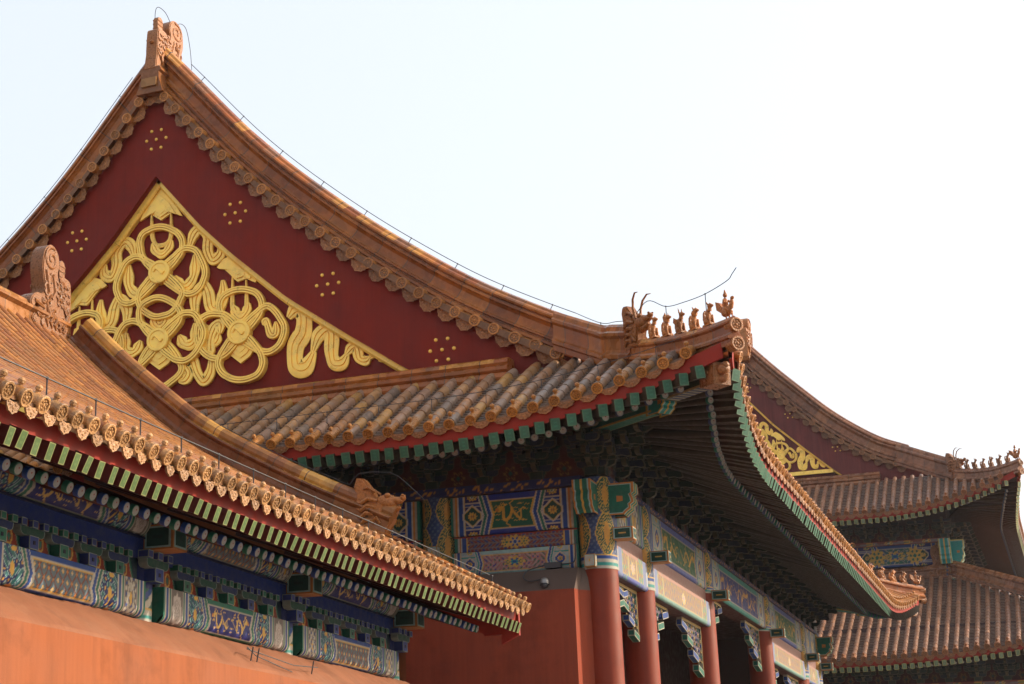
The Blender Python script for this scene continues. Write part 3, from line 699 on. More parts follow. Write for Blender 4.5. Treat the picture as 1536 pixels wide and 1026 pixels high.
def beast_mesh(name, col, kind=0):
    """small seated roof animal on a base tile; faces +y; about 0.36 high"""
    mb = MB(); c = col
    mb.box((0, 0, .012), (.10, .20, .03), c)
    mb.ball((0, -.045, .10), (.050, .062, .075), c, n=10)                                   # haunches
    A = np.array(Matrix.Rotation(R(24), 3, 'X'))
    mb.ball((0, .005, .165), (.046, .050, .10), c, n=10, A=A)                               # chest
    mb.tube([(0, .03, .22), (0, .045, .27)], [.036, .032], 8, c)
    mb.ball((0, .055, .295), (.038, .050, .040), c, n=10)                                   # head
    mb.ball((0, .105, .285), (.024, .032, .022), c, n=8)                                    # muzzle
    for s in (-1, 1):
        mb.tube([(s * .030, .045, .16), (s * .032, .060, .08), (s * .032, .068, .02)], [.022, .016, .018], 6, c)   # forelegs
        mb.ball((s * .042, -.02, .06), (.022, .055, .05), c, n=8)
        mb.tube([(s * .022, .03, .32), (s * .030, .015, .36 + .02 * (kind % 3))], [.014, .004], 5, c)               # ears
    mb.tube([(0, -.09, .06), (0, -.125, .13), (0, -.11, .22), (0, -.085, .26)], [.016, .018, .022, .008], 6, c)    # tail
    if kind == 1: mb.tube([(0, -.02, .24), (0, -.05, .33), (0, -.02, .38)], [.03, .025, .008], 6, c)
    if kind == 2:
        for s in (-1, 1): mb.prism([(0, .10), (-.10, .20), (-.08, .27), (.0, .22)], s * .045, s * .06, lambda u, v, a: np.array([a, u, v]), c)
    if kind == 3: mb.ball((0, .02, .26), (.055, .05, .055), c, n=8)
    return mb.mesh(name, ['carved'], 60)
def rider_mesh(name, col):
    """the man riding a hen at the tip of the hip"""
    mb = MB(); c = col
    mb.ball((0, .0, .12), (.06, .13, .085), c, n=10); mb.tube([(0, .10, .15), (0, .15, .22), (0, .15, .27)], [.045, .032, .026], 7, c); mb.ball((0, .165, .29), (.028, .04, .03), c, n=8)
    mb.prism([(-.08, .10), (-.22, .20), (-.24, .34), (-.15, .30), (-.05, .18)], -.03, .03, lambda u, v, a: np.array([a, u, v]), c)
    mb.ball((0, -.02, .25), (.05, .045, .10), c, n=10); mb.ball((0, -.01, .385), (.035, .036, .042), c, n=10); mb.tube([(0, -.01, .42), (0, -.015, .47)], [.02, .008], 6, c)
    for s in (-1, 1):
        mb.tube([(s * .045, 0, .30), (s * .06, .05, .24), (s * .03, .09, .23)], [.018, .015, .012], 6, c); mb.tube([(s * .04, .0, .18), (s * .065, .04, .12), (s * .06, .05, .05)], [.022, .018, .014], 6, c)
        mb.tube([(s * .03, .01, .07), (s * .03, .02, .0)], [.015, .012], 5, c)
    return mb.mesh(name, ['carved'], 60)
def bevel_prism(mb, pts, th, fn, col, off):
    t = MB(); t.prism(pts, -th, th, fn, col)
    import bmesh
    me = t.mesh('tmp', [], 0); bm = bmesh.new(); bm.from_mesh(me); bmesh.ops.remove_doubles(bm, verts=bm.verts, dist=1e-5)
    ed = [e for e in bm.edges if len(e.link_faces) == 2 and any(len(f.verts) > 4 for f in e.link_faces)]
    bmesh.ops.bevel(bm, geom=ed, offset=off, segments=2, affect='EDGES', clamp_overlap=True)
    bm.verts.ensure_lookup_table(); mb.add([v.co[:] for v in bm.verts], [[v.index for v in f.verts] for f in bm.faces], col); bm.free(); bpy.data.meshes.remove(me)
def dragonhead_mesh(name, col, horns=True):
    """hip ridge dragon: plate body, mane, open-jawed head with two horns; faces +y, base at z=0"""
    mb = MB(); c = col; c2 = tuple(k * .8 for k in c)
    fn = lambda u, v, a: np.array([a, u, v])
    bevel_prism(mb, [(-.20, 0), (.16, 0), (.20, .22), (.24, .36), (.12, .44), (.04, .60), (-.08, .76), (-.19, .78), (-.23, .66), (-.20, .50), (-.24, .34), (-.22, .15)], .10, fn, c, .03)
    mb.ball((0, .22, .40), (.11, .18, .12), c, n=12)                  # skull
    mb.ball((0, .36, .42), (.075, .13, .06), c, n=10); mb.ball((0, .47, .45), (.055, .05, .045), c, n=8)   # snout
    mb.tube([(0, .22, .30), (0, .34, .29), (0, .43, .33)], [.07, .055, .03], 8, c)                          # jaw
    for s in (-1, 1):
        mb.ball((s * .075, .27, .49), (.035, .05, .04), c, n=8)
        mb.ball((s * .035, .48, .485), (.02, .025, .02), c, n=6)
        for q in range(4): mb.tube([(s * .09, .12 - q * .03, .42 - q * .09), (s * .12, .0 - q * .02, .46 - q * .10), (s * .115, -.12, .40 - q * .10), (s * .10, -.18, .44 - q * .1)], [.03, .035, .03, .012], 6, c)
        mb.tube([(s * .10, .10, .55), (s * .115, .0, .62), (s * .11, -.08, .60)], [.02, .025, .01], 6, c2)
        mb.tube([(s * .105, .05, .12), (s * .125, .12, .18), (s * .11, .16, .10)], [.04, .03, .02], 6, c)
        if horns: mb.tube([(s * .05, .12, .50), (s * .07, .10, .66), (s * .09, .14, .80), (s * .11, .24, .88), (s * .12, .34, .86)], [.022, .020, .018, .014, .006], 6, c)
    return mb.mesh(name, ['carved'], 45)
CHIWEN = [(-.62, 0), (.42, 0), (.46, .50), (.44, 1.02), (.40, 1.14), (.34, 1.17), (.22, 1.18), (.10, 1.15), (.02, 1.06), (-.02, 1.20), (.02, 1.34), (-.02, 1.52), (-.14, 1.64), (-.30, 1.66), (-.44, 1.56), (-.52, 1.38), (-.53, 1.15), (-.48, .95), (-.44, .78), (-.52, .68), (-.66, .66), (-.82, .56), (-.88, .42), (-.78, .36), (-.70, .44), (-.62, .42), (-.72, .28), (-.80, .16), (-.70, .08)]
def chiwen_mesh(name, col, th=.22):
    """ridge-end dragon: jaws at -y bite the ridge, tail curls up, sword hilt behind"""
    mb = MB(); c = col; c2 = tuple(k * .75 for k in c); fn = lambda u, v, a: np.array([a, u, v])
    P = [tuple(q) for q in smoothpath(CHIWEN, 3, True)]
    bevel_prism(mb, P, th, fn, c, .05)
    mb.prism([(.16, 1.12), (.33, 1.12), (.34, 1.42), (.30, 1.50), (.22, 1.53), (.15, 1.48), (.14, 1.40)], -th * .38, th * .38, fn, c); mb.ball((0, .45, .80), (th * .42, .06, .05), c, n=8)
    for s in (-1, 1):
        a = s * (th + .005)
        sp = []
        for k in range(34):                                         # spiral of the tail
            t = k / 33; ph = 1.2 + t * 9.5; rr = .23 * (1 - t * .85); sp.append((a, -.26 + math.cos(ph) * rr, 1.38 + math.sin(ph) * rr))
        mb.tube(sp, [.028] * 33 + [.02], 6, c)
        mb.tube([(a, -.42, 1.15), (a, -.36, .95), (a, -.30, .75), (a, -.40, .62)], [.05, .06, .06, .04], 6, c)
        mb.tube([(a, -.20, 1.12), (a, -.14, .95), (a, -.10, .8), (a, -.2, .66)], [.03, .04, .05, .03], 6, c)
        rr2 = random.Random(5)
        for q in range(46):                                          # carved curls over the body
            y0, z0 = -.60 + rr2.random() * .98, .08 + rr2.random() * 1.0
            if z0 > .55 and y0 < -.42: continue
            ph = rr2.random() * 6.3; sc_ = .05 + rr2.random() * .05
            mb.tube([(a + s * .012 * math.sin(k * .8), y0 + math.cos(ph + k * .8) * sc_ * (1 - k * .12), z0 + math.sin(ph + k * .8) * sc_ * (1 - k * .12)) for k in range(7)], [.016, .026, .03, .028, .024, .02, .012], 5, c if q % 3 else c2)
        for r_ in range(4):                                          # scales
            for q in range(4):
                y0, z0 = -.02 + q * .115 + (r_ % 2) * .05, .98 - r_ * .13
                mb.tube([(a, y0 - .05, z0 + .05), (a + s * .015, y0, z0), (a, y0 + .05, z0 + .05)], [.016, .024, .016], 5, c)
        mb.ball((a, -.46, .56), (.05, .085, .07), c, n=8); mb.ball((a + s * .03, -.48, .57), (.03, .04, .035), c2, n=8)   # eye
        mb.tube([(a, -.75, .50), (a, -.60, .47), (a, -.46, .44)], [.035, .05, .03], 6, c)
        for q in range(5): mb.tube([(a, -.35 + q * .12, .50 - q * .05), (a + s * .03, -.28 + q * .13, .36 - q * .04), (a, -.36 + q * .14, .24 - q * .02), (a, -.30 + q * .14, .12)], [.03, .05, .045, .02], 6, c)
        mb.tube([(a, -.66, .30), (a, -.52, .24), (a, -.40, .30)], [.03, .035, .02], 6, c2)
        mb.tube([(a, .20, .62), (a + s * .03, .32, .46), (a, .24, .30), (a, .36, .16)], [.035, .05, .05, .03], 6, c)
        for z in (1.22, 1.32, 1.42): mb.tube([(s * th * .4, .14, z), (s * th * .4, .34, z)], .014, 5, c)
    return mb.mesh(name, ['carved'], 40)
def ridge_profile2(w, h):
    a = [(-w * .9, -.10), (-w * .9, .04 * h), (-w, .08 * h), (-w, .14 * h), (-w * .70, .20 * h), (-w * .62, .30 * h), (-w * .62, .52 * h), (-w * .78, .57 * h), (-w * .86, .62 * h), (-w * .78, .67 * h), (-w * .5, .70 * h), (-w * .58, .78 * h), (-w * .54, .90 * h), (-w * .3, .99 * h), (0, 1.03 * h)]
    return a + [(-x, z) for x, z in a[-2::-1]]
def ridge_profile(w, h):
    return [(-w * .75, -.08), (-w * .75, .02 * h), (-w, .06 * h), (-w, .16 * h), (-w * .72, .22 * h), (-w * .62, .30 * h), (-w * .62, .60 * h), (-w * .9, .68 * h), (-w * .9, .76 * h), (-w * .55, .82 * h), (-w * .42, .94 * h), (0, 1.02 * h),
            (w * .42, .94 * h), (w * .55, .82 * h), (w * .9, .76 * h), (w * .9, .68 * h), (w * .62, .60 * h), (w * .62, .30 * h), (w * .72, .22 * h), (w, .16 * h), (w, .06 * h), (w * .75, .02 * h), (w * .75, -.08)]
def hip_ridge(root, rf, start, h0, h1, w, rs, nfig, dragon_at, cols, figs, dragon, rider, far=False, dend=.0, seg=.5, rider_s=1.0, fig_span=(.30, .88), fs=1.0):
    """diagonal ridge from start (point at the verge) to the eave corner with its animals"""
    ends = [rf.hip(d, far) for d in np.linspace(2.2, dend, 12)]
    path = [np.array(start, float)] + ends if np.linalg.norm(np.array(start)[:2] - ends[0][:2]) > .2 else ends
    path = smoothpath(path, 3)
    d = np.concatenate([[0], np.cumsum([np.linalg.norm(path[i + 1] - path[i]) for i in range(len(path) - 1)])]); T = d[-1]
    tip = path[-1] - path[-2]; tip /= np.linalg.norm(tip); path = path + [path[-1] + tip * .10]; d = np.append(d, T + .10)
    def at(s_):
        i = int(np.clip(np.searchsorted(d, s_) - 1, 0, len(path) - 2)); u = (s_ - d[i]) / (d[i + 1] - d[i]); p = path[i] * (1 - u) + path[i + 1] * u
        t = path[i + 1] - path[i]; return p, t / np.linalg.norm(t)
    k = dragon_at * T
    def hh(s_): return h0 if s_ < k else h1
    o = None
    for (a, b, h, nm) in ((0, k, h0, 'hip_ridge'), (k, d[-1], h1, 'hip_ridge')):
        S_ = np.linspace(a, b, 20); pp = [at(q)[0] for q in S_]; tt = [at(q)[1] for q in S_]
        def U(i): u = np.cross(tt[i], (0, 0, 1.)); return u / np.linalg.norm(u)
        mb = MB(); sweep(mb, pp, ridge_profile(w if h == h0 else w * .85, h), U, lambda i: (0, 0, 1.), seg, cols, rs, (9, 13), RIDGETOP if cols is RIDGE else cols)
        ob = part(nm, mb, ['tileclean'], root, 32)
        if o is None: o = ob
        o2 = ob
    # end tile on the nose of the ridge
    p, t = at(d[-1]); root_l = origin(root)
    def put(nm, me, s_, z, scale=1.0, par=None, dy=0):
        p, t = at(s_); f = Vector((t[0], t[1], 0)).normalized(); x = f.cross(Vector((0, 0, 1)))
        mt = Matrix(((x[0], f[0], 0, p[0]), (x[1], f[1], 0, p[1]), (x[2], f[2], 1, p[2] + z), (0, 0, 0, 1))) @ Matrix.Scale(scale, 4)
        ob = bpy.data.objects.new(nm, me); COL.objects.link(ob); ob.parent = par or o2; ob.matrix_local = mt      # hip_ridge vertices are in world coordinates under the root
        return ob
    put('dragon_head', dragon, k + .02, h1 * .5, fs)
    for i in range(nfig):
        u = lerp(fig_span[0], fig_span[1], i / max(1, nfig - 1)); put('ridge_figure', figs[i % len(figs)], k + (T - k) * u, h1 * .98, fs)
    put('ridge_rider', rider, T - .06, h1 * .98, rider_s * fs)
    cap = capmeshes['hipcap']
    for z in (h1 * .62, -.06): 
        p, t = at(d[-1]); p = p + t * .05; x = Vector(np.cross(t, (0, 0, 1.))).normalized()
        m = frame(Vector(p) + Vector((0, 0, z)), x, Vector(t)); ob = bpy.data.objects.new('ridge_end_disc', cap); COL.objects.link(ob); ob.parent = o2; ob.matrix_local = m
    return o
capmeshes = {}
# gilded relief of ribbons and knotted loops, metres from the gable axis; z absolute
RELIEF_LOOPS=[[(0.20,12.34),(-0.19,12.71),(-0.28,13.03),(-0.16,13.25),(0.18,13.29),(0.52,13.14),(0.67,12.87),(0.59,12.62)],
 [(0.20,12.34),(0.54,12.63),(0.72,12.75),(0.98,12.66),(1.13,12.40),(1.18,12.13),(1.06,11.89),(0.82,11.82),(0.55,11.98)],
 [(0.20,12.34),(-0.16,12.09),(-0.27,11.88),(-0.17,11.64),(0.02,11.49),(0.22,11.44),(0.45,11.48),(0.64,11.68),(0.66,11.92)],
 [(0.20,10.96),(-0.18,11.35),(-0.23,11.60),(-0.07,11.78),(0.20,11.81),(0.50,11.67),(0.67,11.43),(0.59,11.22)],
 [(0.20,10.96),(0.67,11.37),(0.93,11.39),(1.12,11.17),(1.18,10.92),(1.05,10.64),(0.79,10.48),(0.53,10.57)],
 [(0.20,10.96),(-0.17,10.60),(-0.11,10.30),(0.16,10.05),(0.43,10.07),(0.69,10.30),(0.58,10.61)],
 [(1.95,10.87),(1.58,11.29),(1.52,11.49),(1.64,11.68),(1.92,11.73),(2.25,11.64),(2.40,11.38),(2.31,11.14)],
 [(1.95,10.87),(2.34,11.23),(2.54,11.31),(2.77,11.08),(2.87,10.83),(2.79,10.56),(2.54,10.43),(2.29,10.53)],
 [(1.95,10.87),(1.67,11.23),(1.37,11.32),(1.11,11.22),(1.05,10.93),(1.16,10.63),(1.47,10.44),(1.73,10.56)],
 [(1.95,10.87),(1.63,10.57),(1.52,10.34),(1.64,10.09),(1.94,9.96),(2.29,9.99),(2.43,10.23),(2.34,10.48)]]
RELIEF_RIBBONS=[(0.246,[(0.81,12.70),(0.90,13.01),(1.05,13.12),(1.23,12.93),(1.23,12.66),(1.34,12.43),(1.50,12.53),(1.49,12.72)]),
 (0.24,[(0.50,12.24),(0.60,12.06),(0.76,12.00),(0.89,12.12),(0.94,12.30),(0.93,12.62)]),
 (0.20,[(0.42,13.0),(0.33,12.82),(0.2,12.74),(0.07,12.82),(-0.02,13.0)]),
 (0.20,[(2.12,11.46),(2.05,11.28),(1.95,11.20),(1.85,11.28),(1.78,11.46)]),
 (0.22,[(0.36,11.5),(0.3,11.32),(0.2,11.25),(0.1,11.32),(0.04,11.5)]),
 (0.257,[(1.00,11.23),(0.96,11.70),(1.13,11.95),(1.24,11.79),(1.31,11.48),(1.47,11.42),(1.57,11.71),(1.56,11.99)]),
 (0.171,[(2.43,10.96),(2.49,11.03),(2.58,10.78),(2.68,10.76),(2.69,11.00)]),
 (0.396,[(2.94,11.04),(3.10,11.19),(3.25,11.09),(3.24,10.73),(3.09,10.47),(3.09,10.10),(3.29,10.06),(3.46,10.33)]),
 (0.299,[(3.43,10.29),(3.55,10.60),(3.73,10.72),(3.82,10.61),(3.81,10.29),(3.86,10.06),(4.02,10.04),(4.13,10.20)]),
 (0.214,[(4.09,10.16),(4.21,10.30),(4.31,10.29),(4.36,10.08),(4.47,10.02),(4.57,10.07)]),
 (0.118,[(4.55,10.06),(4.66,10.10),(4.77,10.03),(4.79,9.95)]),
 (0.235,[(0.64,10.09),(0.77,10.10),(0.85,10.23),(0.77,10.39),(0.92,10.47),(1.03,10.21),(1.18,10.03),(1.32,10.22),(1.33,10.61)]),
 (0.235,[(1.31,10.42),(1.29,10.76),(1.37,11.04),(1.49,11.12),(1.52,10.92)]),
 (0.24,[(0.62,11.02),(0.72,10.84),(0.86,10.80),(0.97,10.92),(0.96,11.22)]),
 (0.24,[(1.48,10.95),(1.40,10.78),(1.28,10.74),(1.2,10.86),(1.22,11.14)]),
 (0.091,[(-0.05,13.63),(-0.03,13.17),(0.06,12.97),(0.19,12.92),(0.33,12.97),(0.40,13.12),(0.39,13.56)]),
 (0.091,[(1.77,12.03),(1.77,11.44),(1.85,11.30),(1.94,11.27),(2.03,11.30),(2.07,11.42),(2.06,11.92)])]
RELIEF_PLATES=[[(-0.31,13.51),(0.12,14.14),(0.65,13.46),(0.42,13.58),(0.17,13.45),(-0.08,13.63)],
 [(1.43,12.27),(1.77,12.49),(2.24,12.05),(2.26,11.84),(2.06,11.95),(1.88,11.91),(1.73,12.07),(1.58,12.21)],
 [(-0.15,10.75),(0.21,10.37),(0.55,10.66),(0.36,10.83),(0.20,10.73),(0.01,10.85)],
 [(1.63,10.66),(1.96,10.28),(2.28,10.58),(2.11,10.72),(1.96,10.62),(1.79,10.76)]]
RELIEF_DISCS=[(0.20,12.34),(0.20,10.96),(1.95,10.87)]
def strap(mb, path, wd, y, h, fn, col=(1, 1, 1), taper=False):
    """flat gilded strap with two grooves swept along a path in the gable plane"""
    P = [np.array(p) for p in path]; N = len(P)
    prof = [(-.5, 0), (-.5, .8), (-.44, 1), (-.22, 1), (-.20, .45), (-.14, .45), (-.12, 1.1), (.12, 1.1), (.14, .45), (.20, .45), (.22, 1), (.44, 1), (.5, .8), (.5, 0)]
    rings = []
    for i in range(N):
        t = P[min(i + 1, N - 1)] - P[max(i - 1, 0)]; t = t / (np.linalg.norm(t) + 1e-9); nn = np.array([-t[1], t[0]])
        ww = wd[i] if hasattr(wd, '__len__') else wd
        rings.append([fn(*(P[i] + nn * a * ww), y - h * b) for a, b in prof])
    vs = [q for r in rings for q in r]; n = len(prof)
    mb.add(vs, [(i * n + j, i * n + j + 1, (i + 1) * n + j + 1, (i + 1) * n + j) for i in range(N - 1) for j in range(n - 1)] + [tuple(range(n)), tuple((N - 1) * n + j for j in range(n))], col)
def relief_mesh():
    """whole relief in local coordinates: x from the axis, y towards the viewer negative, z absolute"""
    mb = MB(); fn = lambda x, z, y: np.array([x, y, z]); k = 0
    for mir in (1, -1):
        for L in RELIEF_LOOPS:
            pts = [(mir * (x - .20), z) for x, z in L]; c = pts[0]
            xs = [abs(p[0]) for p in pts]
            if mir == -1 and max(p[0] for p in L) - .2 < .62 and min(p[0] for p in L) - .2 > -.75: continue      # loops on the axis once
            P = smoothpath(pts, 9, True)
            # scalloped outer edge
            ce = np.mean(P, 0); Q = []
            for i, p in enumerate(P):
                ph = i / len(P); Q.append(p + (p - ce) * (.035 * abs(math.sin(ph * math.pi * 5))))
            Q.append(Q[0]); k += 1
            strap(mb, Q, .138, 0, .085 + .008 * (k % 6), fn)
        for w_, L in RELIEF_RIBBONS:
            pts = smoothpath([(mir * (x - .20), z) for x, z in L], 9); n = len(pts); k += 1
            if mir == -1 and abs(np.mean([p[0] for p in L]) - .2) < .1: continue
            wd = [w_ * 1.0 * (.80 + .2 * math.sin(math.pi * (i / (n - 1)) * 3) ** 2) * min(1, .35 + 4.5 * (i / (n - 1)), .35 + 4.5 * (1 - i / (n - 1))) for i in range(n)]
            strap(mb, pts, wd, 0, .036 + .005 * (k % 6), fn)
        for q, L in enumerate(RELIEF_PLATES):
            if mir == -1 and q in (0, 2): continue
            k += 1
            pts = [(mir * (x - .20), z) for x, z in L]; pts = [tuple(p) for p in smoothpath(pts, 2, True)]
            mb.prism(pts, -.045 - .003 * (k % 4), 0, lambda u, v, a: np.array([u, a, v]))
            cx = np.mean([p[0] for p in pts]); cz = np.mean([p[1] for p in pts])
            for f in (.72, .42): mb.prism([(cx + (u - cx) * f, cz + (v - cz) * f + .03 * (1 - f)) for u, v in pts], -.065 - .03 * (1 - f), -.03, lambda u, v, a: np.array([u, a, v]))
        for q, (x, z) in enumerate(RELIEF_DISCS):
            if mir == -1 and q < 2: continue
            mb.lathe((mir * (x - .2), 0, z), (0, -1, 0), [(0, .24), (.135, .24), (.15, .225), (.15, .18), (.135, .17), (.14, .0005)], 28)
            S = [(mir * (x - .2) + u, -.145, z + v) for u, v in ((-.12, .01), (-.07, .07), (0, .02), (.07, -.05), (.12, .0))]
            mb.tube(smoothpath(S, 5), .018, 6)
    return mb.mesh('gilded_relief', ['gold'], 35)
def gable(root, rf, Yb, Yp, zb, inner, nail_list, relief, rsc, rx, rz, bd=.085, bmat='board'):
    """red verge boards with nail clusters in front of a recessed red field with its gilded relief"""
    # verge board: between the roof edge and the inner edge, both sides, real thickness
    ax = rf.XR
    inn = sorted(inner)                 # list of (x offset from the axis, z), apex first
    f = lambda t: np.interp(t, [p[0] for p in inn], [p[1] for p in inn])
    mb = MB(); xmax = rf.dr - 2.3
    X = np.linspace(0, xmax, 60)
    for mir in (1, -1):
        top = [np.array([ax + mir * x, Yb, rf.P(rf.dr - x) + .02]) for x in X]; bot = [np.array([ax + mir * x, Yb, max(zb, min(f(x), rf.P(rf.dr - x))) if x <= inn[-1][0] else zb]) for x in X]
        dy = np.array([0, Yp - Yb + .05, 0])
        for i in range(len(X) - 1):
            mb.add([top[i], top[i + 1], bot[i + 1], bot[i]], [(0, 1, 2, 3)])
            mb.add([bot[i], bot[i + 1], bot[i + 1] + dy, bot[i] + dy], [(0, 1, 2, 3)])
            if mir == 1 or True: mb.add([top[i] + dy * 4, top[i + 1] + dy * 4, np.array([top[i + 1][0], Yb, zb]) + dy, np.array([top[i][0], Yb, zb]) + dy], [(0, 1, 2, 3)])
    gb = part('gable_board', mb, [bmat], root, 20)
    mb = MB(); z0 = zb; zt = inn[0][1] + .3; xm = inn[-1][0] + .2
    mb.add([(ax - xm, Yp, z0 - .2), (ax + xm, Yp, z0 - .2), (ax, Yp, zt)], [(0, 1, 2)])
    part('gable_panel', mb, [bmat], root, 0)
    # gilded frame inside the recess
    mb = MB(); fw = .12 * rsc
    for mir in (1, -1):
        XX = np.linspace(0, inn[-1][0] + .0, 40)
        a = [np.array([ax + mir * x, Yp - .13, f(x) + .02]) for x in XX]
        for i in range(len(XX) - 1):
            t = a[i + 1] - a[i]; t /= np.linalg.norm(t); nn = np.array([-t[2], 0, t[0]]); nn = nn if nn[2] < 0 else -nn
            q = [a[i], a[i + 1], a[i + 1] + nn * fw * .8, a[i] + nn * fw * .8]; back = np.array([0, .13, 0]); s_ = np.array([0, .035, 0])
            mb.add(q, [(0, 1, 2, 3)]); r_ = [q[3] + s_ * 0, q[2] + s_ * 0, q[2] + nn * fw * .3 + s_, q[3] + nn * fw * .3 + s_]; mb.add(r_, [(0, 1, 2, 3)])
            mb.add([r_[3], r_[2], r_[2] + back, r_[3] + back], [(0, 1, 2, 3)])
    part('gilded_frame', mb, ['gold'], root, 25)
    o = bpy.data.objects.new('gilded_relief', relief); COL.objects.link(o); o.parent = root
    o.matrix_local = Matrix.Translation(-origin(root)) @ Matrix.Translation((rx, Yp - .012, rz)) @ Matrix.Scale(rsc, 4)
    sp = bd; bd = bd * .78
    nm = MB(); nm.lathe((0, 0, 0), (0, -1, 0), [(0, bd * .52), (bd * .2, bd * .48), (bd * .38, bd * .3), (bd * .46, .0005)], 12, GOLDC)
    nme = nm.mesh('nail', ['gold'], 40); ms = []
    for (cx, cz) in nail_list:
        for mir in (1, -1):
            if mir == -1 and abs(cx) < .1: continue
            for k in range(7):
                a = math.pi / 3 * k + math.pi / 2 * 0 + R(90) * 0
                dx, dz = (0, 0) if k == 6 else (math.cos(a + R(0)) * bd * 3.0, math.sin(a) * bd * 3.0)
                if k < 6: dx, dz = math.cos(a) * sp * 2.6, math.sin(a) * sp * 2.6
                ms.append(Matrix.Translation((ax + mir * cx + dx, Yb - .002, cz + dz)))
    root_l = origin(root)
    for m in ms:
        ob = bpy.data.objects.new('nail', nme); COL.objects.link(ob); ob.parent = gb; ob.matrix_local = m
    return gb
# ---------------------------------------------------------------- bracket sets (dougong)
def arm_pts(L, h):
    return [(-L, h), (-L, h * .45), (-L * .93, h * .18), (-L * .78, 0), (L * .78, 0), (L * .93, h * .18), (L, h * .45), (L, h)]
def bracket_mesh(name, sc, tiers, f1, f2, edge, hi=True, head=True):
    """stacked blocks and arms; x along the wall, y outwards, z up from the plate"""
    mb = MB(); e = .014
    fx = lambda u, v, a: np.array([u, a, v]); 
    mb.bbox((0, 0, .09), (.26, .26, .17), f1, edge, e * 1.2)
    for t in range(tiers):
        y = t * .27; z = .17 + t * .20
        for q, (yy, Lh) in enumerate(((y, .30), (y, .46))):
            if q and t == tiers - 1 and tiers > 1: continue
            zz = z + q * .20
            A = arm_pts(Lh, .125); mb.prism([(u, v + zz) for u, v in A], yy - .05, yy + .05, fx, f1 if (t + q) % 2 else f2, edge=edge, eb=e)
            for s in (-1, 0, 1): mb.bbox((s * Lh * .88, yy, zz + .165), (.12, .13, .08), f2 if (t + q) % 2 else f1, edge, e)
        # projecting arm with hooked nose
        ln = y + .30
        P = [(-.3, z), (ln - .10, z), (ln, z + .05), (ln + .02, z + .12), (-.3, z + .12)]
        if t > 0: P = [(-.3, z), (ln - .12, z), (ln - .02, z - .03), (ln + .05, z - .02), (ln + .04, z + .06), (ln, z + .12), (-.3, z + .12)]
        mb.prism(P, -.048, .048, lambda u, v, a: np.array([a, u, v]), f2 if t % 2 else f1, edge=edge, eb=e)
        mb.bbox((0, y + .27, z + .165), (.13, .13, .08), f1, edge, e)
    y = tiers * .27; z = .17 + tiers * .20
    mb.prism([(u, v + z) for u, v in arm_pts(.36, .12)], y - .05, y + .05, fx, f2, edge=edge, eb=e)
    if head: mb.prism([(-.3, z), (y + .12, z), (y + .24, z + .06), (y + .20, z + .16), (y + .05, z + .2), (-.3, z + .2)], -.045, .045, lambda u, v, a: np.array([a, u, v]), f1, edge=edge, eb=e)
    me = mb.mesh(name, ['paint'], 0)
    return me
def flame_board(W, H, res):
    """board between bracket sets with a red flame-shaped field"""
    c = Canvas(W, H, res); x, y = c.X, c.Y; u = np.abs(x / W - .5) * 2; v = y / H
    prof = .86 * np.clip(1 - v, 0, 1) ** .75
    c.put(x >= 0, (.006, .02, .018)); c.put(u < prof + .14, (.01, .04, .03)); c.put(u < prof + .06, (.10, .075, .04)); c.put(u < prof, (.07, .010, .006))
    a = np.arctan2(v - .30, (x / W - .5) * 1.6); d = np.hypot((x / W - .5) * 2.2, (v - .30) * 1.4)
    c.put((d < .26 + .07 * np.cos(a * 6)) & (d > .19 + .05 * np.cos(a * 6)), (.20, .10, .02)); c.put(d < .09, DGREEN)
    return c
def scroll_end(w, h, d, fill=GREEN, edge=ORANGE):
    """beam end with a scalloped lower profile; faces +y, hangs from z=0 (top) to -h"""
    mb = MB(); fn = lambda u, v, a: np.array([a, u, v])
    pts = [(-.3, 0), (d, 0), (d, -h * .30), (d - .05, -h * .36), (d - .02, -h * .50), (d - .01, -h * .62), (d - .07, -h * .70), (d - .06, -h * .82), (d - .14, -h * .92), (d - .18, -h), (-.3, -h)]
    n = len(pts); 
    A = [fn(u, v, -w / 2) for u, v in pts]; B = [fn(u, v, w / 2) for u, v in pts]
    for s in (-1, 1):
        o = pts; ce = (d * .35, -h * .5); ins = [(ce[0] + (u - ce[0]) * .80, ce[1] + (v - ce[1]) * .86) for u, v in o]; ins2 = [(ce[0] + (u - ce[0]) * .86, ce[1] + (v - ce[1]) * .91) for u, v in o]
        P = [fn(u, v, s * w / 2) for u, v in o]; Q2 = [fn(u, v, s * w / 2) for u, v in ins2]; Q = [fn(u, v, s * w / 2) for u, v in ins]
        mb.add(P + Q2, [(k, (k + 1) % n, n + (k + 1) % n, n + k) for k in range(n)], edge)
        mb.add(Q2 + Q, [(k, (k + 1) % n, n + (k + 1) % n, n + k) for k in range(n)], PALE); mb.add(Q, [tuple(range(n))], fill)
        yc = d * .45; mb.add([fn(yc + a, -h * .5 + b, s * (w / 2 + .003)) for a, b in ((-.05, -.05), (.05, -.04), (.05, .04), (-.05, .05))], [(0, 1, 2, 3)], ORANGE)
    for k in range(1, n - 2):       # the front: bands across
        u0, v0 = pts[k]; u1, v1 = pts[k + 1]
        for a, b, c in ((-.5, -.40, edge), (-.40, -.32, PALE), (-.32, -.06, fill), (-.06, .06, GOLDC), (.06, .32, fill), (.32, .40, PALE), (.40, .5, edge)):
            mb.add([fn(u0, v0, a * w), fn(u0, v0, b * w), fn(u1, v1, b * w), fn(u1, v1, a * w)], [(0, 1, 2, 3)], c)
    mb.add([A[0], A[1], B[1], B[0]], [(0, 1, 2, 3)], edge)
    return mb.mesh('beam_end', ['paint'], 0)
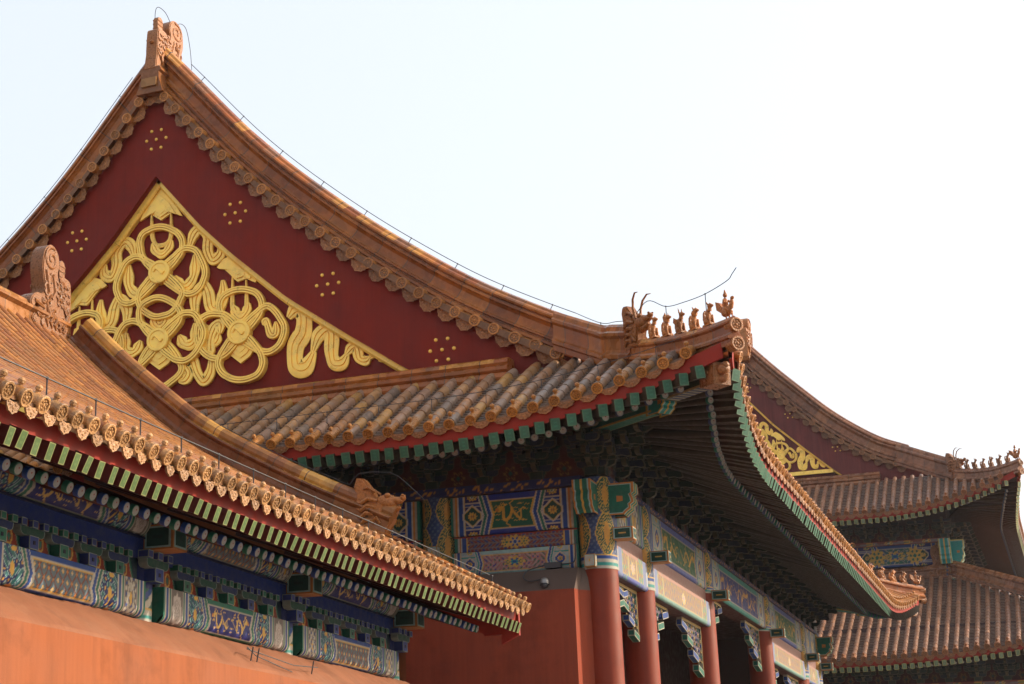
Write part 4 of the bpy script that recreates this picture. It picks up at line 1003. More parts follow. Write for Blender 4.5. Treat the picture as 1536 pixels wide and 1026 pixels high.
def block_end(w, h, d, fill=DGREEN, edge=ORANGE, dot=GOLDC):
    """square beam end; faces +y, centred"""
    mb = MB(); mb.bbox((0, d / 2, 0), (w, d, h), edge, edge, .02)
    for s, ax in ((1, 'y'), (-1, 'x'), (1, 'x')):
        for k, (f, c) in enumerate(((.86, PALE), (.72, fill), (.22, dot))):
            a, b = w * f / 2, h * f / 2; off = .003 * (k + 1)
            if ax == 'y':
                if k == 2: a *= .6
                mb.add([(-a, d + off, -b), (a, d + off, -b), (a, d + off, b), (-a, d + off, b)], [(0, 1, 2, 3)], c)
            else:
                a = d * f / 2
                if k == 2: b *= .5; a *= 1.6
                mb.add([(s * (w / 2 + off), d / 2 - a, -b), (s * (w / 2 + off), d / 2 + a, -b), (s * (w / 2 + off), d / 2 + a, b), (s * (w / 2 + off), d / 2 - a, b)], [(0, 1, 2, 3)], c)
    return mb.mesh('beam_end', ['paint'], 0)
def brace_mesh(L, H):
    """openwork corner brace: +y runs out from the column under the beam, hangs down from z=0"""
    mb = MB(); t = .05; fn = lambda u, v, a: np.array([a, u, v]); g = (.60, .40, .14)
    mb.prism([(0, 0), (L, 0), (L, -.05), (0, -.05)], -t, t, fn, g, edge=(.5, .45, .38)); mb.prism([(0, -.05), (.05, -.05), (.05, -H), (0, -H)], -t, t, fn, g, edge=(.5, .45, .38))
    rs = random.Random(3)
    mb.prism([(.05, -.05), (L * .9, -.05), (.05, -H * .75)], -.012, .012, fn, (.10, .07, .10))
    for i in range(9):
        for j in range(7):
            y, z = .08 + i * L / 9.5, -.09 - j * H / 9.5
            if y / L + (-z) / H > .92: continue
            a = rs.random() * 6; P = [(0, y + math.cos(a + k * .9) * .035 * (1 - k * .1), z + math.sin(a + k * .9) * .035 * (1 - k * .1)) for k in range(6)]
            for s in (-1, 1): mb.tube([(s * .03, p[1], p[2]) for p in P], .010, 5, rs.choice([g, g, (.55, .50, .42), BLUE, GREEN]))
    # stepped arm under the fretwork
    seq = [(L * .92, -.10, BLUE), (L * .68, -H * .36, GREEN), (L * .43, -H * .62, BLUE), (L * .20, -H * .88, GREEN)]
    for k, (y, z, c) in enumerate(seq):
        A = np.array(Matrix.Rotation(math.atan2(H * .9, L * .8) * .35, 3, 'X')); mb.bbox((0, y - .05, z - H * .05 - .003 * k), (.11 + .004 * k, L * .27, H * .13), c, (.42, .37, .27), .014, A)
    return mb.mesh('corner_brace', ['paint'], 0)
def beam(root, name, cv, p0, p1, z0, z1, face, th, rnd=.04, under=(.10, .03, .02), topc=(.08, .03, .03)):
    """painted beam from p0 to p1 (x, y on its outer face); face = outward unit (x, y). lower arris is rounded"""
    p0, p1 = np.array(p0, float), np.array(p1, float); f = np.array(face, float); W = np.linalg.norm(p1 - p0); t = (p1 - p0) / W; H = z1 - z0
    def fn(X, Y):
        u = X / cv.W * W; v = Y / cv.H * (H + rnd * .57)
        arc = rnd * math.pi / 2; th_ = np.clip(v / arc, 0, 1) * math.pi / 2
        off = np.where(v < arc, -rnd * (1 - np.sin(th_)), 0); z = np.where(v < arc, z0 + rnd * (1 - np.cos(th_)), z0 + rnd + v - arc)
        P = np.zeros(X.shape + (3,)); P[..., 0] = p0[0] + t[0] * u + f[0] * off; P[..., 1] = p0[1] + t[1] * u + f[1] * off; P[..., 2] = z
        return P
    mb = MB(); grid_mesh(mb, cv, fn)
    def q(p, o, z): return np.array([p[0] + f[0] * o, p[1] + f[1] * o, z])
    mb.add([q(p0, -rnd, z0), q(p1, -rnd, z0), q(p1, -th, z0), q(p0, -th, z0)], [(0, 1, 2, 3)], under)
    mb.add([q(p0, -th, z0), q(p1, -th, z0), q(p1, -th, z1), q(p0, -th, z1)], [(0, 1, 2, 3)], under)
    mb.add([q(p0, 0, z1), q(p1, 0, z1), q(p1, -th, z1), q(p0, -th, z1)], [(0, 1, 2, 3)], topc)
    for p in (p0, p1): mb.add([q(p, 0, z0 + rnd), q(p, 0, z1), q(p, -th, z1), q(p, -th, z0), q(p, -rnd, z0)], [(0, 1, 2, 3, 4)], tuple(cv.C[len(cv.C) // 2, 0]))
    return part(name, mb, ['paint'], root, 40)
def column(root, x, y, r, z0, z1, zp, label=None):
    """red lacquered column; its head above zp is painted"""
    mb = MB(); n = 40
    mb.lathe((x, y, z0), (0, 0, 1), [(0, r * 1.02), ((zp - z0) * .5, r * 1.01), (zp - z0, r)], n)
    o = part('column', mb, ['column'], root, 40, label)
    if z1 > zp:
        cv = columnhead(2 * math.pi * r, z1 - zp, .018)
        def fn(X, Y):
            a = X / r; P = np.zeros(X.shape + (3,)); P[..., 0] = x + np.cos(a) * (r + .004); P[..., 1] = y + np.sin(a) * (r + .004); P[..., 2] = zp + Y; return P
        mb = MB(); grid_mesh(mb, cv, fn); ob = part('column_head', mb, ['paint'], None, 40); ob.parent = o
    return o
# ================================================================ setting
g = MB(); g.add([(-600, -600, 0), (600, -600, 0), (600, 900, 0), (-600, 900, 0)], [(0, 1, 2, 3)])
go = part('ground', g, ['stone'], None, 0); go['kind'] = 'structure'

def box_wall(mb, x0, y0, x1, y1, z0, z1, col=(1, 1, 1)): mb.box(((x0 + x1) / 2, (y0 + y1) / 2, (z0 + z1) / 2), (abs(x1 - x0), abs(y1 - y0), abs(z1 - z0)), col)
def wire(name, label, pts, r, posts, plen, group='lightning wires on the roofs'):
    """lightning wire on little posts; posts: list of (foot, top)"""
    p0 = pts[0]; t = thing(name, label, 'wire', tuple(p0), group)
    mb = MB(); mb.tube(pts, r, 5); part('wire_strand', mb, ['wire'], t, 40)
    for a, b in posts:
        mb = MB(); mb.tube([a, b], r * 1.05, 5); mb.ball(b, r * 2.2, n=6); part('wire_post', mb, ['wire'], t, 40)
    return t

# ================================================================ main hall
rs = random.Random(11)
hall = thing('palace_hall', 'large palace hall with yellow glazed roof, gilded gable and red colonnade', 'hall', (-15, 37, 0))
XE, YE = -4.25, 23.6
cols_y = [26.1, 28.6, 33.85, 40.6, 46.05, 48.6]; CX = -6.75
rf = Roof(XE, YE, 51.1, [(0, 7.88), (1.2, 8.62), (2.4, 9.30), (3.04, 9.63), (3.98, 10.13), (4.89, 10.67), (5.79, 11.30), (6.69, 11.98), (7.56, 12.70), (8.46, 13.50), (9.29, 14.32), (10.02, 15.14), (10.54, 15.75), (11.0, 16.28)], -15.25, 5.0, .68, .35)
YV = 26.0
def dS(x):
    if x > XE - 2.2: return XE - x + .05
    return 2.62 if x > XE - 3.4 else 2.35
capA = cap_mesh('eave_tile', .082, .34, (.50, .20, .04)); dripA = drip_mesh('drip_tile', .27, .135, (.36, .15, .05))
c1, d1 = eave_row(hall, rf, 'S', -22.35, XE + .02, .345, .080, rs, dS, .34, .13, WORN, OCHRE[0], 'side_roof_tiles')
def dE(y):
    if y < YV + .25: return y - YE
    if y > 51.1 - 2.65: return 51.1 - y
    return rf.dr
c2, d2 = eave_row(hall, rf, 'E', YE + .25, 51.1 - .25, .345, .080, rs, dE, .5, .5, OCHRE, OCHRE[0], 'front_roof_tiles', nseg=5, tmat='tilegold')
repeats('eave_tile', capA, c1 + c2, hall); repeats('drip_tile', dripA, d1 + d2, hall)
mb = MB(); D = np.linspace(0, rf.dr, 14)
for i in range(13):
    for ya, yb in ((YV + .1, 48.5),):
        a, b = 2 * rf.XR - (XE - D[i]), 2 * rf.XR - (XE - D[i + 1]); mb.add([(a, ya, rf.P(D[i])), (b, ya, rf.P(D[i + 1])), (b, yb, rf.P(D[i + 1])), (a, yb, rf.P(D[i]))], [(0, 1, 2, 3)], OCHRE[1])
part('back_roof_tiles', mb, ['tile'], hall, 30)
# eave boards, rafters
eave_boards(hall, rf, 'S', -22.5, XE + .2, -.05, -.27, .05, 2.5, .38, -.36)
eave_boards(hall, rf, 'E', YE - .2, 51.3, -.05, -.27, .05, 2.5, .38, -.36)
flyA = flying_mesh('flying_rafter', .145, .185, 2.2, (.045, .145, .09), (.055, .026, .016), (.055, .035, .02), (.10, .19, .11))
GB = [round_mesh('rafter', .060, 2.0, (GREEN, (.34, .32, .29), (.4, .34, .3), RED), (.04, .028, .02)), round_mesh('rafter', .060, 2.0, ((.06, .08, .18), (.34, .32, .29), (.4, .34, .3), RED), (.04, .028, .02))]
f1, r1 = rafters(hall, rf, 'S', -14.4, XE - .10, .25, (.145, .185), .06, .06, 2.5, -.36, 0, lift=.38)
f2, r2 = rafters(hall, rf, 'E', YE + .10, 51.0, .25, (.145, .185), .06, .06, 2.5, -.36, 0, lift=.38)
repeats('flying_rafter', flyA, f1 + f2, hall)
rr_ = r1[1::2] + r2[1::2]; repeats('rafter', GB[0], rr_, hall, 50); repeats('rafter', GB[1], r1[::2] + r2[::2], hall, 50)
# corner beams
for far in (False, True):
    for k, (z, tip, w_, h_, c) in enumerate(((-.42, .30, .22, .26, (.05, .08, .05)), (-.72, 1.1, .24, .26, (.03, .14, .10)))):
        a = rf.hip(tip, far) + np.array([0, 0, z + .04 * k]); b = rf.hip(2.6, far); b = np.array([b[0], b[1], rf.P(0) + .38 * 2.5 - .35 + z * .3]); t = b - a; ln = np.linalg.norm(t)
        y = Vector(-t).normalized(); x = y.cross(Vector((0, 0, 1))).normalized(); zz = x.cross(y)
        m = Matrix(((x[0], y[0], zz[0], a[0]), (x[1], y[1], zz[1], a[1]), (x[2], y[2], zz[2], a[2]), (0, 0, 0, 1)))
        mb = MB()
        if k == 0:
            mb.box((0, -ln / 2, 0), (w_, ln, h_), c); 
            for s in (-1, 1): mb.box((s * (w_ / 2 + .004), -ln / 2, h_ * .44), (.01, ln, h_ * .12), (.40, .30, .14)); mb.box((s * (w_ / 2 + .004), -ln / 2, -h_ * .44), (.01, ln, h_ * .12), (.40, .30, .14))
            for q in range(14): mb.box((0, -.12 - q * .07, -h_ / 2 - .003), (w_ * .96, .035, .006), WHITE if q % 2 else (.10, .12, .22))
        else:
            mb.box((0, -ln / 2 - .15, 0), (w_, ln - .3, h_), c)
            for s in (-1, 1): mb.box((s * (w_ / 2 + .004), -ln / 2, -h_ * .44), (.01, ln - .3, h_ * .12), (.42, .26, .06))
        me = mb.mesh('corner_beam', ['paint'], 0); cb = bpy.data.objects.new('corner_beam', me); COL.objects.link(cb); cb.parent = hall; cb.matrix_local = Matrix.Translation(-origin(hall)) @ m
        if k == 0:      # glazed dragon cap
            mb = MB(); col = (.33, .13, .045)
            mb.bbox((0, .06, .0), (w_ + .07, .36, h_ + .07), col, tuple(q * .8 for q in col), .03); mb.ball((0, .27, .06), (.10, .10, .09), col); mb.ball((0, .33, .11), (.06, .06, .05), col); mb.tube([(0, .22, -.08), (0, .33, -.09), (0, .36, -.03)], [.07, .05, .03], 7, col)
            for s in (-1, 1): mb.ball((s * .11, .20, .10), (.04, .05, .045), col); mb.tube([(s * .15, .12, .02), (s * .165, .02, .08), (s * .15, -.05, .0), (s * .165, .03, -.08)], .025, 6, col)
            o = bpy.data.objects.new('dragon_cap', mb.mesh('dragon_cap', ['carved'], 45)); COL.objects.link(o); o.parent = cb
        else:
            o = bpy.data.objects.new('beam_nose', scroll_end(w_, h_ + .10, .20, TEAL, (.5, .30, .06))); COL.objects.link(o); o.parent = cb; o.location = (0, 0, h_ / 2 + .05)
# verge, ridges
capV = cap_mesh('verge_tile', .098, .42, (.50, .20, .05), knob=False); dripV = drip_mesh('verge_lip', .35, .24, (.44, .19, .07), lip=False)
capmeshes['hipcap'] = cap_mesh('ridge_end_disc', .100, .18, (.36, .13, .035), knob=False)
verge(hall, rf, YV, 3.04, .40, .095, capV, dripV, .80, rs)
fig = [beast_mesh('ridge_figure', (.46, .16, .032), k) for k in range(4)]; rider = rider_mesh('ridge_rider', (.44, .15, .034)); dragon = dragonhead_mesh('dragon_head', (.42, .145, .03))
hip_ridge(hall, rf, (-7.25, 26.05, 9.68), .62, .36, .15, rs, 5, .44, RIDGE, fig, dragon, rider, rider_s=.95, fig_span=(.22, .80))
hip_ridge(hall, rf, (-7.25, 48.65, 9.68), .62, .36, .15, rs, 5, .44, RIDGE, fig, dragon, rider, far=True, rider_s=.95, fig_span=(.22, .80))
# base ridge along the foot of the gable
mb = MB(); P = [np.array([x, 25.88, 9.24]) for x in np.linspace(-22.5, -8.05, 60)]
sweep(mb, P, [(.0, -.25), (.13, -.20), (.17, -.06), (.13, .02), (.10, .04), (.14, .08), (.14, .14), (.07, .17), (.09, .22), (.07, .28), (0, .32), (-.3, .34), (-.35, -.2)], lambda i: (0, -1., 0), lambda i: (0, 0, 1.), .62, RIDGE + [(.33, .13, .035)], rs, (8, 11), RIDGETOP)
part('base_ridge', mb, ['tileclean'], hall, 32)
inner = [(0, 14.31), (1.0, 13.12), (1.7, 12.42), (2.83, 11.40), (3.9, 10.62), (5.03, 9.82), (5.6, 9.45)]
relief = relief_mesh()
gable(hall, rf, 26.25, 26.52, 9.2, inner, [(0, 15.10), (1.78, 13.23), (3.7, 11.50), (5.88, 9.96)], relief, 1.0, -15.2, 0)
# main ridge and its dragon
mb = MB(); sweep(mb, [np.array([rf.XR, y, rf.P(rf.dr) - .1]) for y in np.linspace(26.6, 48.0, 40)], ridge_profile(.24, .80), lambda i: (1., 0, 0), lambda i: (0, 0, 1.), .7, RIDGE, rs, (9, 13), RIDGETOP)
mr = part('main_ridge', mb, ['tileclean'], hall, 32)
chi = chiwen_mesh('ridge_dragon', (.36, .125, .026))
for y, s in ((26.46, -1), (48.2, 1)):
    o = bpy.data.objects.new('ridge_dragon', chi); COL.objects.link(o); o.parent = mr
    # mouth bites inwards along the ridge
    o.matrix_local = Matrix.Translation((rf.XR, y, rf.P(rf.dr) + .12)) @ Matrix.Rotation(R(180 if s < 0 else 0), 4, 'Z') @ Matrix.Diagonal((.62, 1.08, .90, 1))
# plinth under the dragon, seen from the gable
mb = MB(); col = (.27, .10, .03)
mb.prism([(-.30, -.42), (.30, -.42), (.20, -.1), (.20, .02), (.25, .05), (.22, .14), (-.22, .14), (-.25, .05), (-.20, .02), (-.20, -.1)], 25.92, 26.5, lambda u, v, a: np.array([rf.XR + u, a, rf.P(rf.dr) + .12 + v]), col)
mb.box((rf.XR, 25.90, rf.P(rf.dr) - .08), (.34, .05, .18), (.36, .17, .05))
o = part('ridge_plinth', mb, ['tileclean'], None, 30); o.parent = mr
# ---- columns, beams, brackets
for k, y in enumerate(cols_y): column(hall, CX, y, .29, 0, 7.35, 6.50 if k in (2, 3) else 5.86)
column(hall, -9.45, 26.1, .29, 0, 7.30, 5.86); column(hall, -12.4, 26.1, .29, 0, 7.30, 5.86)
FX = -6.53
for k in range(5):
    y0, y1 = cols_y[k] + .22, cols_y[k + 1] - .22; W = y1 - y0; big = k in (1, 2, 3)
    if big:
        cv = hexi(W, .78, .024, (.03, .11, .05) if k != 2 else (.03, .035, .17), (.10, .12, .34) if k != 2 else (.06, .26, .22), 'dragon', True, k)
    else:
        cv = xuanzi(W, .78, .022, 'dragon' if W > 4 else 'lattice', k)
    beam(hall, 'beam', cv, (FX, y0), (FX, y1), 6.55, 7.30, (1, 0), .42)
    if k != 2:
        lv = Canvas(W, .52, .022); x, y = lv.X, lv.Y; e = np.minimum(x, W - x); lv.put(x >= 0, (.30, .20, .18))
        kk = np.sin(x * 21 + 2 * np.sin(y * 14)) * np.sin(y * 19 + 2 * np.sin(x * 12)); lv.put(np.abs(kk) < .16, (.42, .28, .08)); lv.put(kk > .8, (.12, .2, .26))
        bands(lv, e, [(.06, (.40, .48, .62)), (.10, WHITE)]); lv.put((np.abs(e - .75) < .03) | (np.abs(e - .32) < .02), (.5, .40, .2)); lv.put((y < .10), (.20, .33, .29) if k % 2 else (.13, .15, .40)); lv.put((y > .10) & (y < .125), (.46, .36, .2)); lv.put(y > .46, (.45, .25, .20))
        lv.put((e > .10) & (e < .32), (.22, .26, .42)); lv.put((e > .35) & (e < .72) & (kk > .2), (.16, .30, .24)); lv.flower(W / 2, .28, .12, (.62, .45, .18), (.45, .30, .40), WHITE, 1.4)
        beam(hall, 'lower_beam', lv, (FX + .02, y0), (FX + .02, y1), 5.82, 6.30, (1, 0), .34, .05)
        mb = MB(); mb.box((FX - .10, (y0 + y1) / 2, 6.43), (.12, W, .25), (.30, .16, .14)); part('infill_board', mb, ['paint'], hall, 0)
for x0, x1 in ((-9.17, -7.03), (-12.1, -9.73)):
    W = x1 - x0
    beam(hall, 'beam', hexi(W, .68, .0125, (.012, .10, .055), (.02, .035, .24), 'dragon', False, 5), (x0, 25.87), (x1, 25.87), 6.56, 7.22, (0, -1), .40)
    beam(hall, 'middle_beam', flowerband(W + .02, .27, .011), (x0 + .03, 25.93), (x1 - .01, 25.93), 6.29, 6.553, (0, -1), .3, .02)
    beam(hall, 'lower_beam', hexi(W, .40, .0115, (.40, .15, .13), PALE, 'flower', True, 6), (x0, 25.89), (x1, 25.89), 5.90, 6.285, (0, -1), .34)
# plate above the beams with running dragons
for (a, b, ax) in ((-22, -6.9, 'S'), (26.1, 48.6, 'E')):
    W = b - a; cv = Canvas(W, .16, .03); cv.put(cv.X >= 0, (.02, .025, .10))
    for q in range(int(W / .55)): cv.dragon(.3 + q * .55, .08, .5, .15, (.55, .24, .03), 1, q)
    if ax == 'S': beam(hall, 'bracket_plate', cv, (a, 25.80), (b, 25.80), 7.235, 7.39, (0, -1), .5, .02)
    else: beam(hall, 'bracket_plate', cv, (FX + .03, a), (FX + .03, b), 7.315, 7.40, (1, 0), .5, .02)
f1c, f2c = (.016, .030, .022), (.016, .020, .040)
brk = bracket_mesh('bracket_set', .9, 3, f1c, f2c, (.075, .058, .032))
fl = flame_board(.85, .56, .022)
ms = []; fm = []
for k, x in enumerate(np.arange(-6.75, -21, -.92)): ms.append(frame((x, 26.0, 7.395), (-1, 0, 0), (0, -1, 0)) @ Matrix.Scale(.86, 4)); fm.append(frame((x - .46, 25.96, 7.395), (-1, 0, 0), (0, -1, 0)))
for k, y in enumerate(np.linspace(26.1, 48.6, 25)): ms.append(frame((-6.65, y, 7.405), (0, -1, 0), (1, 0, 0)) @ Matrix.Scale(.86, 4)); fm.append(frame((-6.61, y + .47, 7.405), (0, -1, 0), (1, 0, 0)))
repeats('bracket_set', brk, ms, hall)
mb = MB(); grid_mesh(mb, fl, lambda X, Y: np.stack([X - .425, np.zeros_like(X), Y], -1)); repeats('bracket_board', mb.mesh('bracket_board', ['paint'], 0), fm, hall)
se = scroll_end(.30, .52, .42); be = block_end(.22, .20, .34); wb = block_end(.17, .20, .14, WHITE, (.42, .20, .06), GOLDC)
def place(nm, me, p, x, y): 
    o = bpy.data.objects.new(nm, me); COL.objects.link(o); o.parent = hall; o.matrix_local = Matrix.Translation(-origin(hall)) @ frame(p, x, y); return o
for y in (26.1, 48.6):
    place('beam_end', se, (CX - .05, y - .27 if y < 30 else y + .27, 7.24), (-1, 0, 0) if y < 30 else (1, 0, 0), (0, -1, 0) if y < 30 else (0, 1, 0)); place('beam_end', se, (CX + .24, y, 7.24), (0, -1, 0), (1, 0, 0))
place('beam_end', wb, (CX - .05, 25.83, 5.98), (-1, 0, 0), (0, -1, 0)); place('beam_end', wb, (-9.45, 25.82, 6.30), (-1, 0, 0), (0, -1, 0))
for k, y in enumerate(cols_y): place('beam_end', be, (CX + .26, y, 6.43 if k not in (2, 3) else 6.46), (0, -1, 0), (1, 0, 0))
br = brace_mesh(1.75, .95); br2 = brace_mesh(1.3, .82)
for k, y in enumerate(cols_y):
    z = lambda bay: 6.55 if bay == 2 else 5.82
    big = lambda bay: br if bay in (1, 2, 3) else br2
    if k < 5: place('corner_brace', big(k), (CX, y + .27, z(k)), (1, 0, 0), (0, 1, 0))
    if k > 0: place('corner_brace', big(k - 1), (CX, y - .27, z(k - 1)), (-1, 0, 0), (0, -1, 0))
# ---- walls
mb = MB(); pl = [(-7.02, 25.50), (-6.99, 25.67), (-6.79, 25.90), (-6.78, 26.2), (-30, 26.2), (-30, 25.50)]
H0 = 5.52; top = [(-7.00, 25.74), (-6.96, 25.86), (-6.80, 25.97), (-6.80, 26.2), (-30, 26.2), (-30, 25.86)]
n = len(pl); V0 = [(x, y - .06 if y < 25.6 else y, 0) for x, y in pl]; V1 = [(x, y, H0) for x, y in pl]
mb.add(V0 + V1, [(i, (i + 1) % n, n + (i + 1) % n, n + i) for i in range(n)])
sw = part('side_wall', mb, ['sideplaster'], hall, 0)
mb = MB(); V2 = [(x, y, 5.885) for x, y in top]; mb.add(V1 + V2, [(i, (i + 1) % n, n + (i + 1) % n, n + i) for i in range(n)] + [tuple(n + i for i in range(n))])
o = part('wall_shoulder', mb, ['grey'], None, 0); o.parent = sw
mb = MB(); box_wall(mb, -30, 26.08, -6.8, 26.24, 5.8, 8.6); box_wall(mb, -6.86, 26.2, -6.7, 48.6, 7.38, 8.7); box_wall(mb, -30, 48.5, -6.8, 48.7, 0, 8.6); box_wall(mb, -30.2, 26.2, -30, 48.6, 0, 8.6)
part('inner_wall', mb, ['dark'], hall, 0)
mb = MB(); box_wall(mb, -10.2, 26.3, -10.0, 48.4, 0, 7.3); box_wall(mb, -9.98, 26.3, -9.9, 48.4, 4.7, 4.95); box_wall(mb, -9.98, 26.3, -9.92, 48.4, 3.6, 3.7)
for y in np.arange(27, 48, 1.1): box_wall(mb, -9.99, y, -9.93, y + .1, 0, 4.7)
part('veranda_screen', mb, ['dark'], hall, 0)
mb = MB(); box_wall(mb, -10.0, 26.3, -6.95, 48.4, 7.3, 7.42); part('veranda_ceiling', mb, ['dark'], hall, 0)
# ================================================================ side gallery in front of the gable
gal = thing('side_gallery', 'low gallery in the left foreground with sunlit tile ends above an orange wall', 'gallery', (-11, 13, 0))
GX, Y0, Y1 = -7.06, 7.0, 22.98
rg = Roof(GX, -100, 200, [(0, 4.905), (.9, 5.37), (1.9, 5.90), (3.2, 6.52), (4.6, 7.27), (5.54, 7.87), (6.03, 8.27), (7.05, 9.16), (7.6, 9.70), (7.8, 9.90)], -14.86, 1, 0, 0)
OCH2 = [(.38, .145, .036), (.34, .125, .034), (.41, .165, .04), (.29, .105, .034), (.36, .15, .045)]
caps, drips = eave_row(gal, rg, 'E', Y0, Y1, .247, .068, rs, lambda y: 7.75 if y < 22.75 else 7.75, .36, .4, OCH2, OCHRE[0], 'roof_tiles', nseg=6, tmat='tilegold')
repeats('eave_tile', cap_mesh('eave_tile', .070, .22, (.50, .26, .10)), caps, gal); repeats('drip_tile', drip_mesh('drip_tile', .165, .125, (.48, .25, .11)), drips, gal)
eave_boards(gal, rg, 'E', Y0, Y1 + .1, -.04, -.235, .15, 1.55, .36, -.33, n=20)
fly = flying_mesh('flying_rafter', .085, .15, 1.4, (.10, .16, .055), (.10, .016, .010), (.08, .014, .010), (.26, .26, .10))
f_, r_ = rafters(gal, rg, 'E', Y0 + .1, Y1 - .12, .19, (.085, .15), .15, .07, 1.55, -.33, 0, lift=.40, fan=False, roundin=.46)
f_ = f_; r_ = [m for m in r_ if m.translation.y < 22.3]
repeats('flying_rafter', fly, f_, gal)
RB = [round_mesh('rafter', .055, 1.3, c, (.07, .016, .011)) for c in ((GREEN, (.30, .29, .26), (.34, .30, .28), RED), (BLUE, (.30, .29, .27), (.34, .31, .30), RED))]
repeats('rafter', RB[0], r_[::2], gal); repeats('rafter', RB[1], r_[1::2], gal)
# back slope, ridge, verge ridge
mb = MB(); D = np.linspace(0, 7.8, 12)
for i in range(11):
    a, b = 2 * -14.86 - (GX - D[i]), 2 * -14.86 - (GX - D[i + 1]); mb.add([(a, Y0, rg.P(D[i])), (b, Y0, rg.P(D[i + 1])), (b, Y1, rg.P(D[i + 1])), (a, Y1, rg.P(D[i]))], [(0, 1, 2, 3)], OCHRE[1])
part('back_roof_tiles', mb, ['tile'], gal, 30)
mb = MB(); sweep(mb, [np.array([-14.86, y, 9.62]) for y in np.linspace(Y0, 22.5, 50)], ridge_profile(.24, .60), lambda i: (1., 0, 0), lambda i: (0, 0, 1.), .7, [(.34, .13, .035), (.38, .15, .04), (.31, .115, .03)], rs, (9, 13), [(.36, .15, .05), (.40, .18, .05)])
rd = part('main_ridge', mb, ['tileclean'], gal, 32)
o = bpy.data.objects.new('ridge_dragon', chi); COL.objects.link(o); o.parent = rd; o.matrix_local = Matrix.Translation((-14.82, 22.12, 9.74)) @ Matrix.Diagonal((.62, .90, .94, 1))
VY = 22.72
DD = np.linspace(7.7, 2.05, 60); P = [np.array([GX - d, VY, rg.P(d) + .02]) for d in DD]
def Vn(i):
    j = min(i, len(P) - 2); t = P[j + 1] - P[j]; t = t / np.linalg.norm(t); return np.array([-t[2], 0, t[0]])
mb = MB(); sweep(mb, P, ridge_profile2(.18, .53), lambda i: (0, 1., 0), Vn, .62, [(.22, .075, .025), (.27, .10, .03), (.18, .06, .022)], rs, (9, 19), [(.27, .10, .03), (.40, .18, .045), (.52, .27, .06), (.26, .10, .035), (.36, .15, .04)])
vr = part('verge_ridge', mb, ['tileclean'], gal, 32)
o = bpy.data.objects.new('dragon_head', dragonhead_mesh('dragon_head', (.46, .165, .036), False)); COL.objects.link(o); o.parent = vr; o.matrix_local = frame((GX - 2.25, VY, rg.P(2.25) + .05), (0, -1, 0), (1, 0, 0)) @ Matrix.Scale(1.08, 4)
DD2 = np.linspace(2.05, .1, 12); P2 = [np.array([GX - d, VY, rg.P(d) + .02]) for d in DD2]
mb = MB(); sweep(mb, P2, ridge_profile(.13, .13), lambda i: (0, 1., 0), lambda i: (0, 0, 1.), .5, RIDGE, rs); part('verge_ridge', mb, ['tileclean'], gal, 32)
# verge board at the far end
mb = MB(); D = np.linspace(.12, 7.8, 30)
for y in (23.02, 23.09):
    for i in range(29): mb.add([(GX - D[i], y, rg.P(D[i]) - .05), (GX - D[i + 1], y, rg.P(D[i + 1]) - .05), (GX - D[i + 1], y, rg.P(D[i + 1]) - .70), (GX - D[i], y, rg.P(D[i]) - lerp(.38, .70, min(1, D[i] / .7)))], [(0, 1, 2, 3)])
for i in range(29): mb.add([(GX - D[i], 23.02, rg.P(D[i]) - lerp(.38, .70, min(1, D[i] / .7))), (GX - D[i + 1], 23.02, rg.P(D[i + 1]) - .70), (GX - D[i + 1], 23.09, rg.P(D[i + 1]) - .70), (GX - D[i], 23.09, rg.P(D[i]) - lerp(.38, .70, min(1, D[i] / .7)))], [(0, 1, 2, 3)])
mb.add([(GX - .12, 23.02, 4.85), (GX - .12, 23.09, 4.85), (GX - .12, 23.09, 4.52), (GX - .12, 23.02, 4.52)], [(0, 1, 2, 3)])
part('verge_board', mb, ['eaveboard'], gal, 0)
# ---- frame: columns, beams, purlin
gy = [7.9, 11.34, 14.78, 18.22, 21.72]; BX = -8.48
for y in gy:
    mb = MB(); cv = Canvas(.44, .98, .018); x, yy = cv.X, cv.Y; cv.put(x >= 0, (.02, .10, .08)); u = (x - yy * .8) / .16; cv.put(np.mod(u, 2.4) < .5, WHITE); cv.put(np.mod(u + .4, 2.4) < .35, BLUE); cv.put(np.mod(u + .9, 2.4) < .3, GREEN); cv.put(yy < .13, WHITE); cv.put(yy < .09, TEAL); cv.put(yy < .05, WHITE); cv.put((yy > .13) & (yy < .15), GOLDC); cv.put(yy > .36, DBLUE)
    grid_mesh(mb, cv, lambda X, Y: np.stack([-8.74 + .2 * np.sin((X / .44 - .5) * math.pi) * 0 + .2 * np.cos((X / .44 - .5) * math.pi), y + .2 * np.sin((X / .44 - .5) * math.pi), 3.80 + Y], -1))
    co = part('column_head', mb, ['paint'], gal, 40)
    mb = MB(); mb.lathe((-8.74, y, 0), (0, 0, 1), [(0, .198), (4.9, .198)], 20); part('column', mb, ['column'], gal, 40)
kinds = ['dragon', 'lattice', 'dragon', 'lattice']
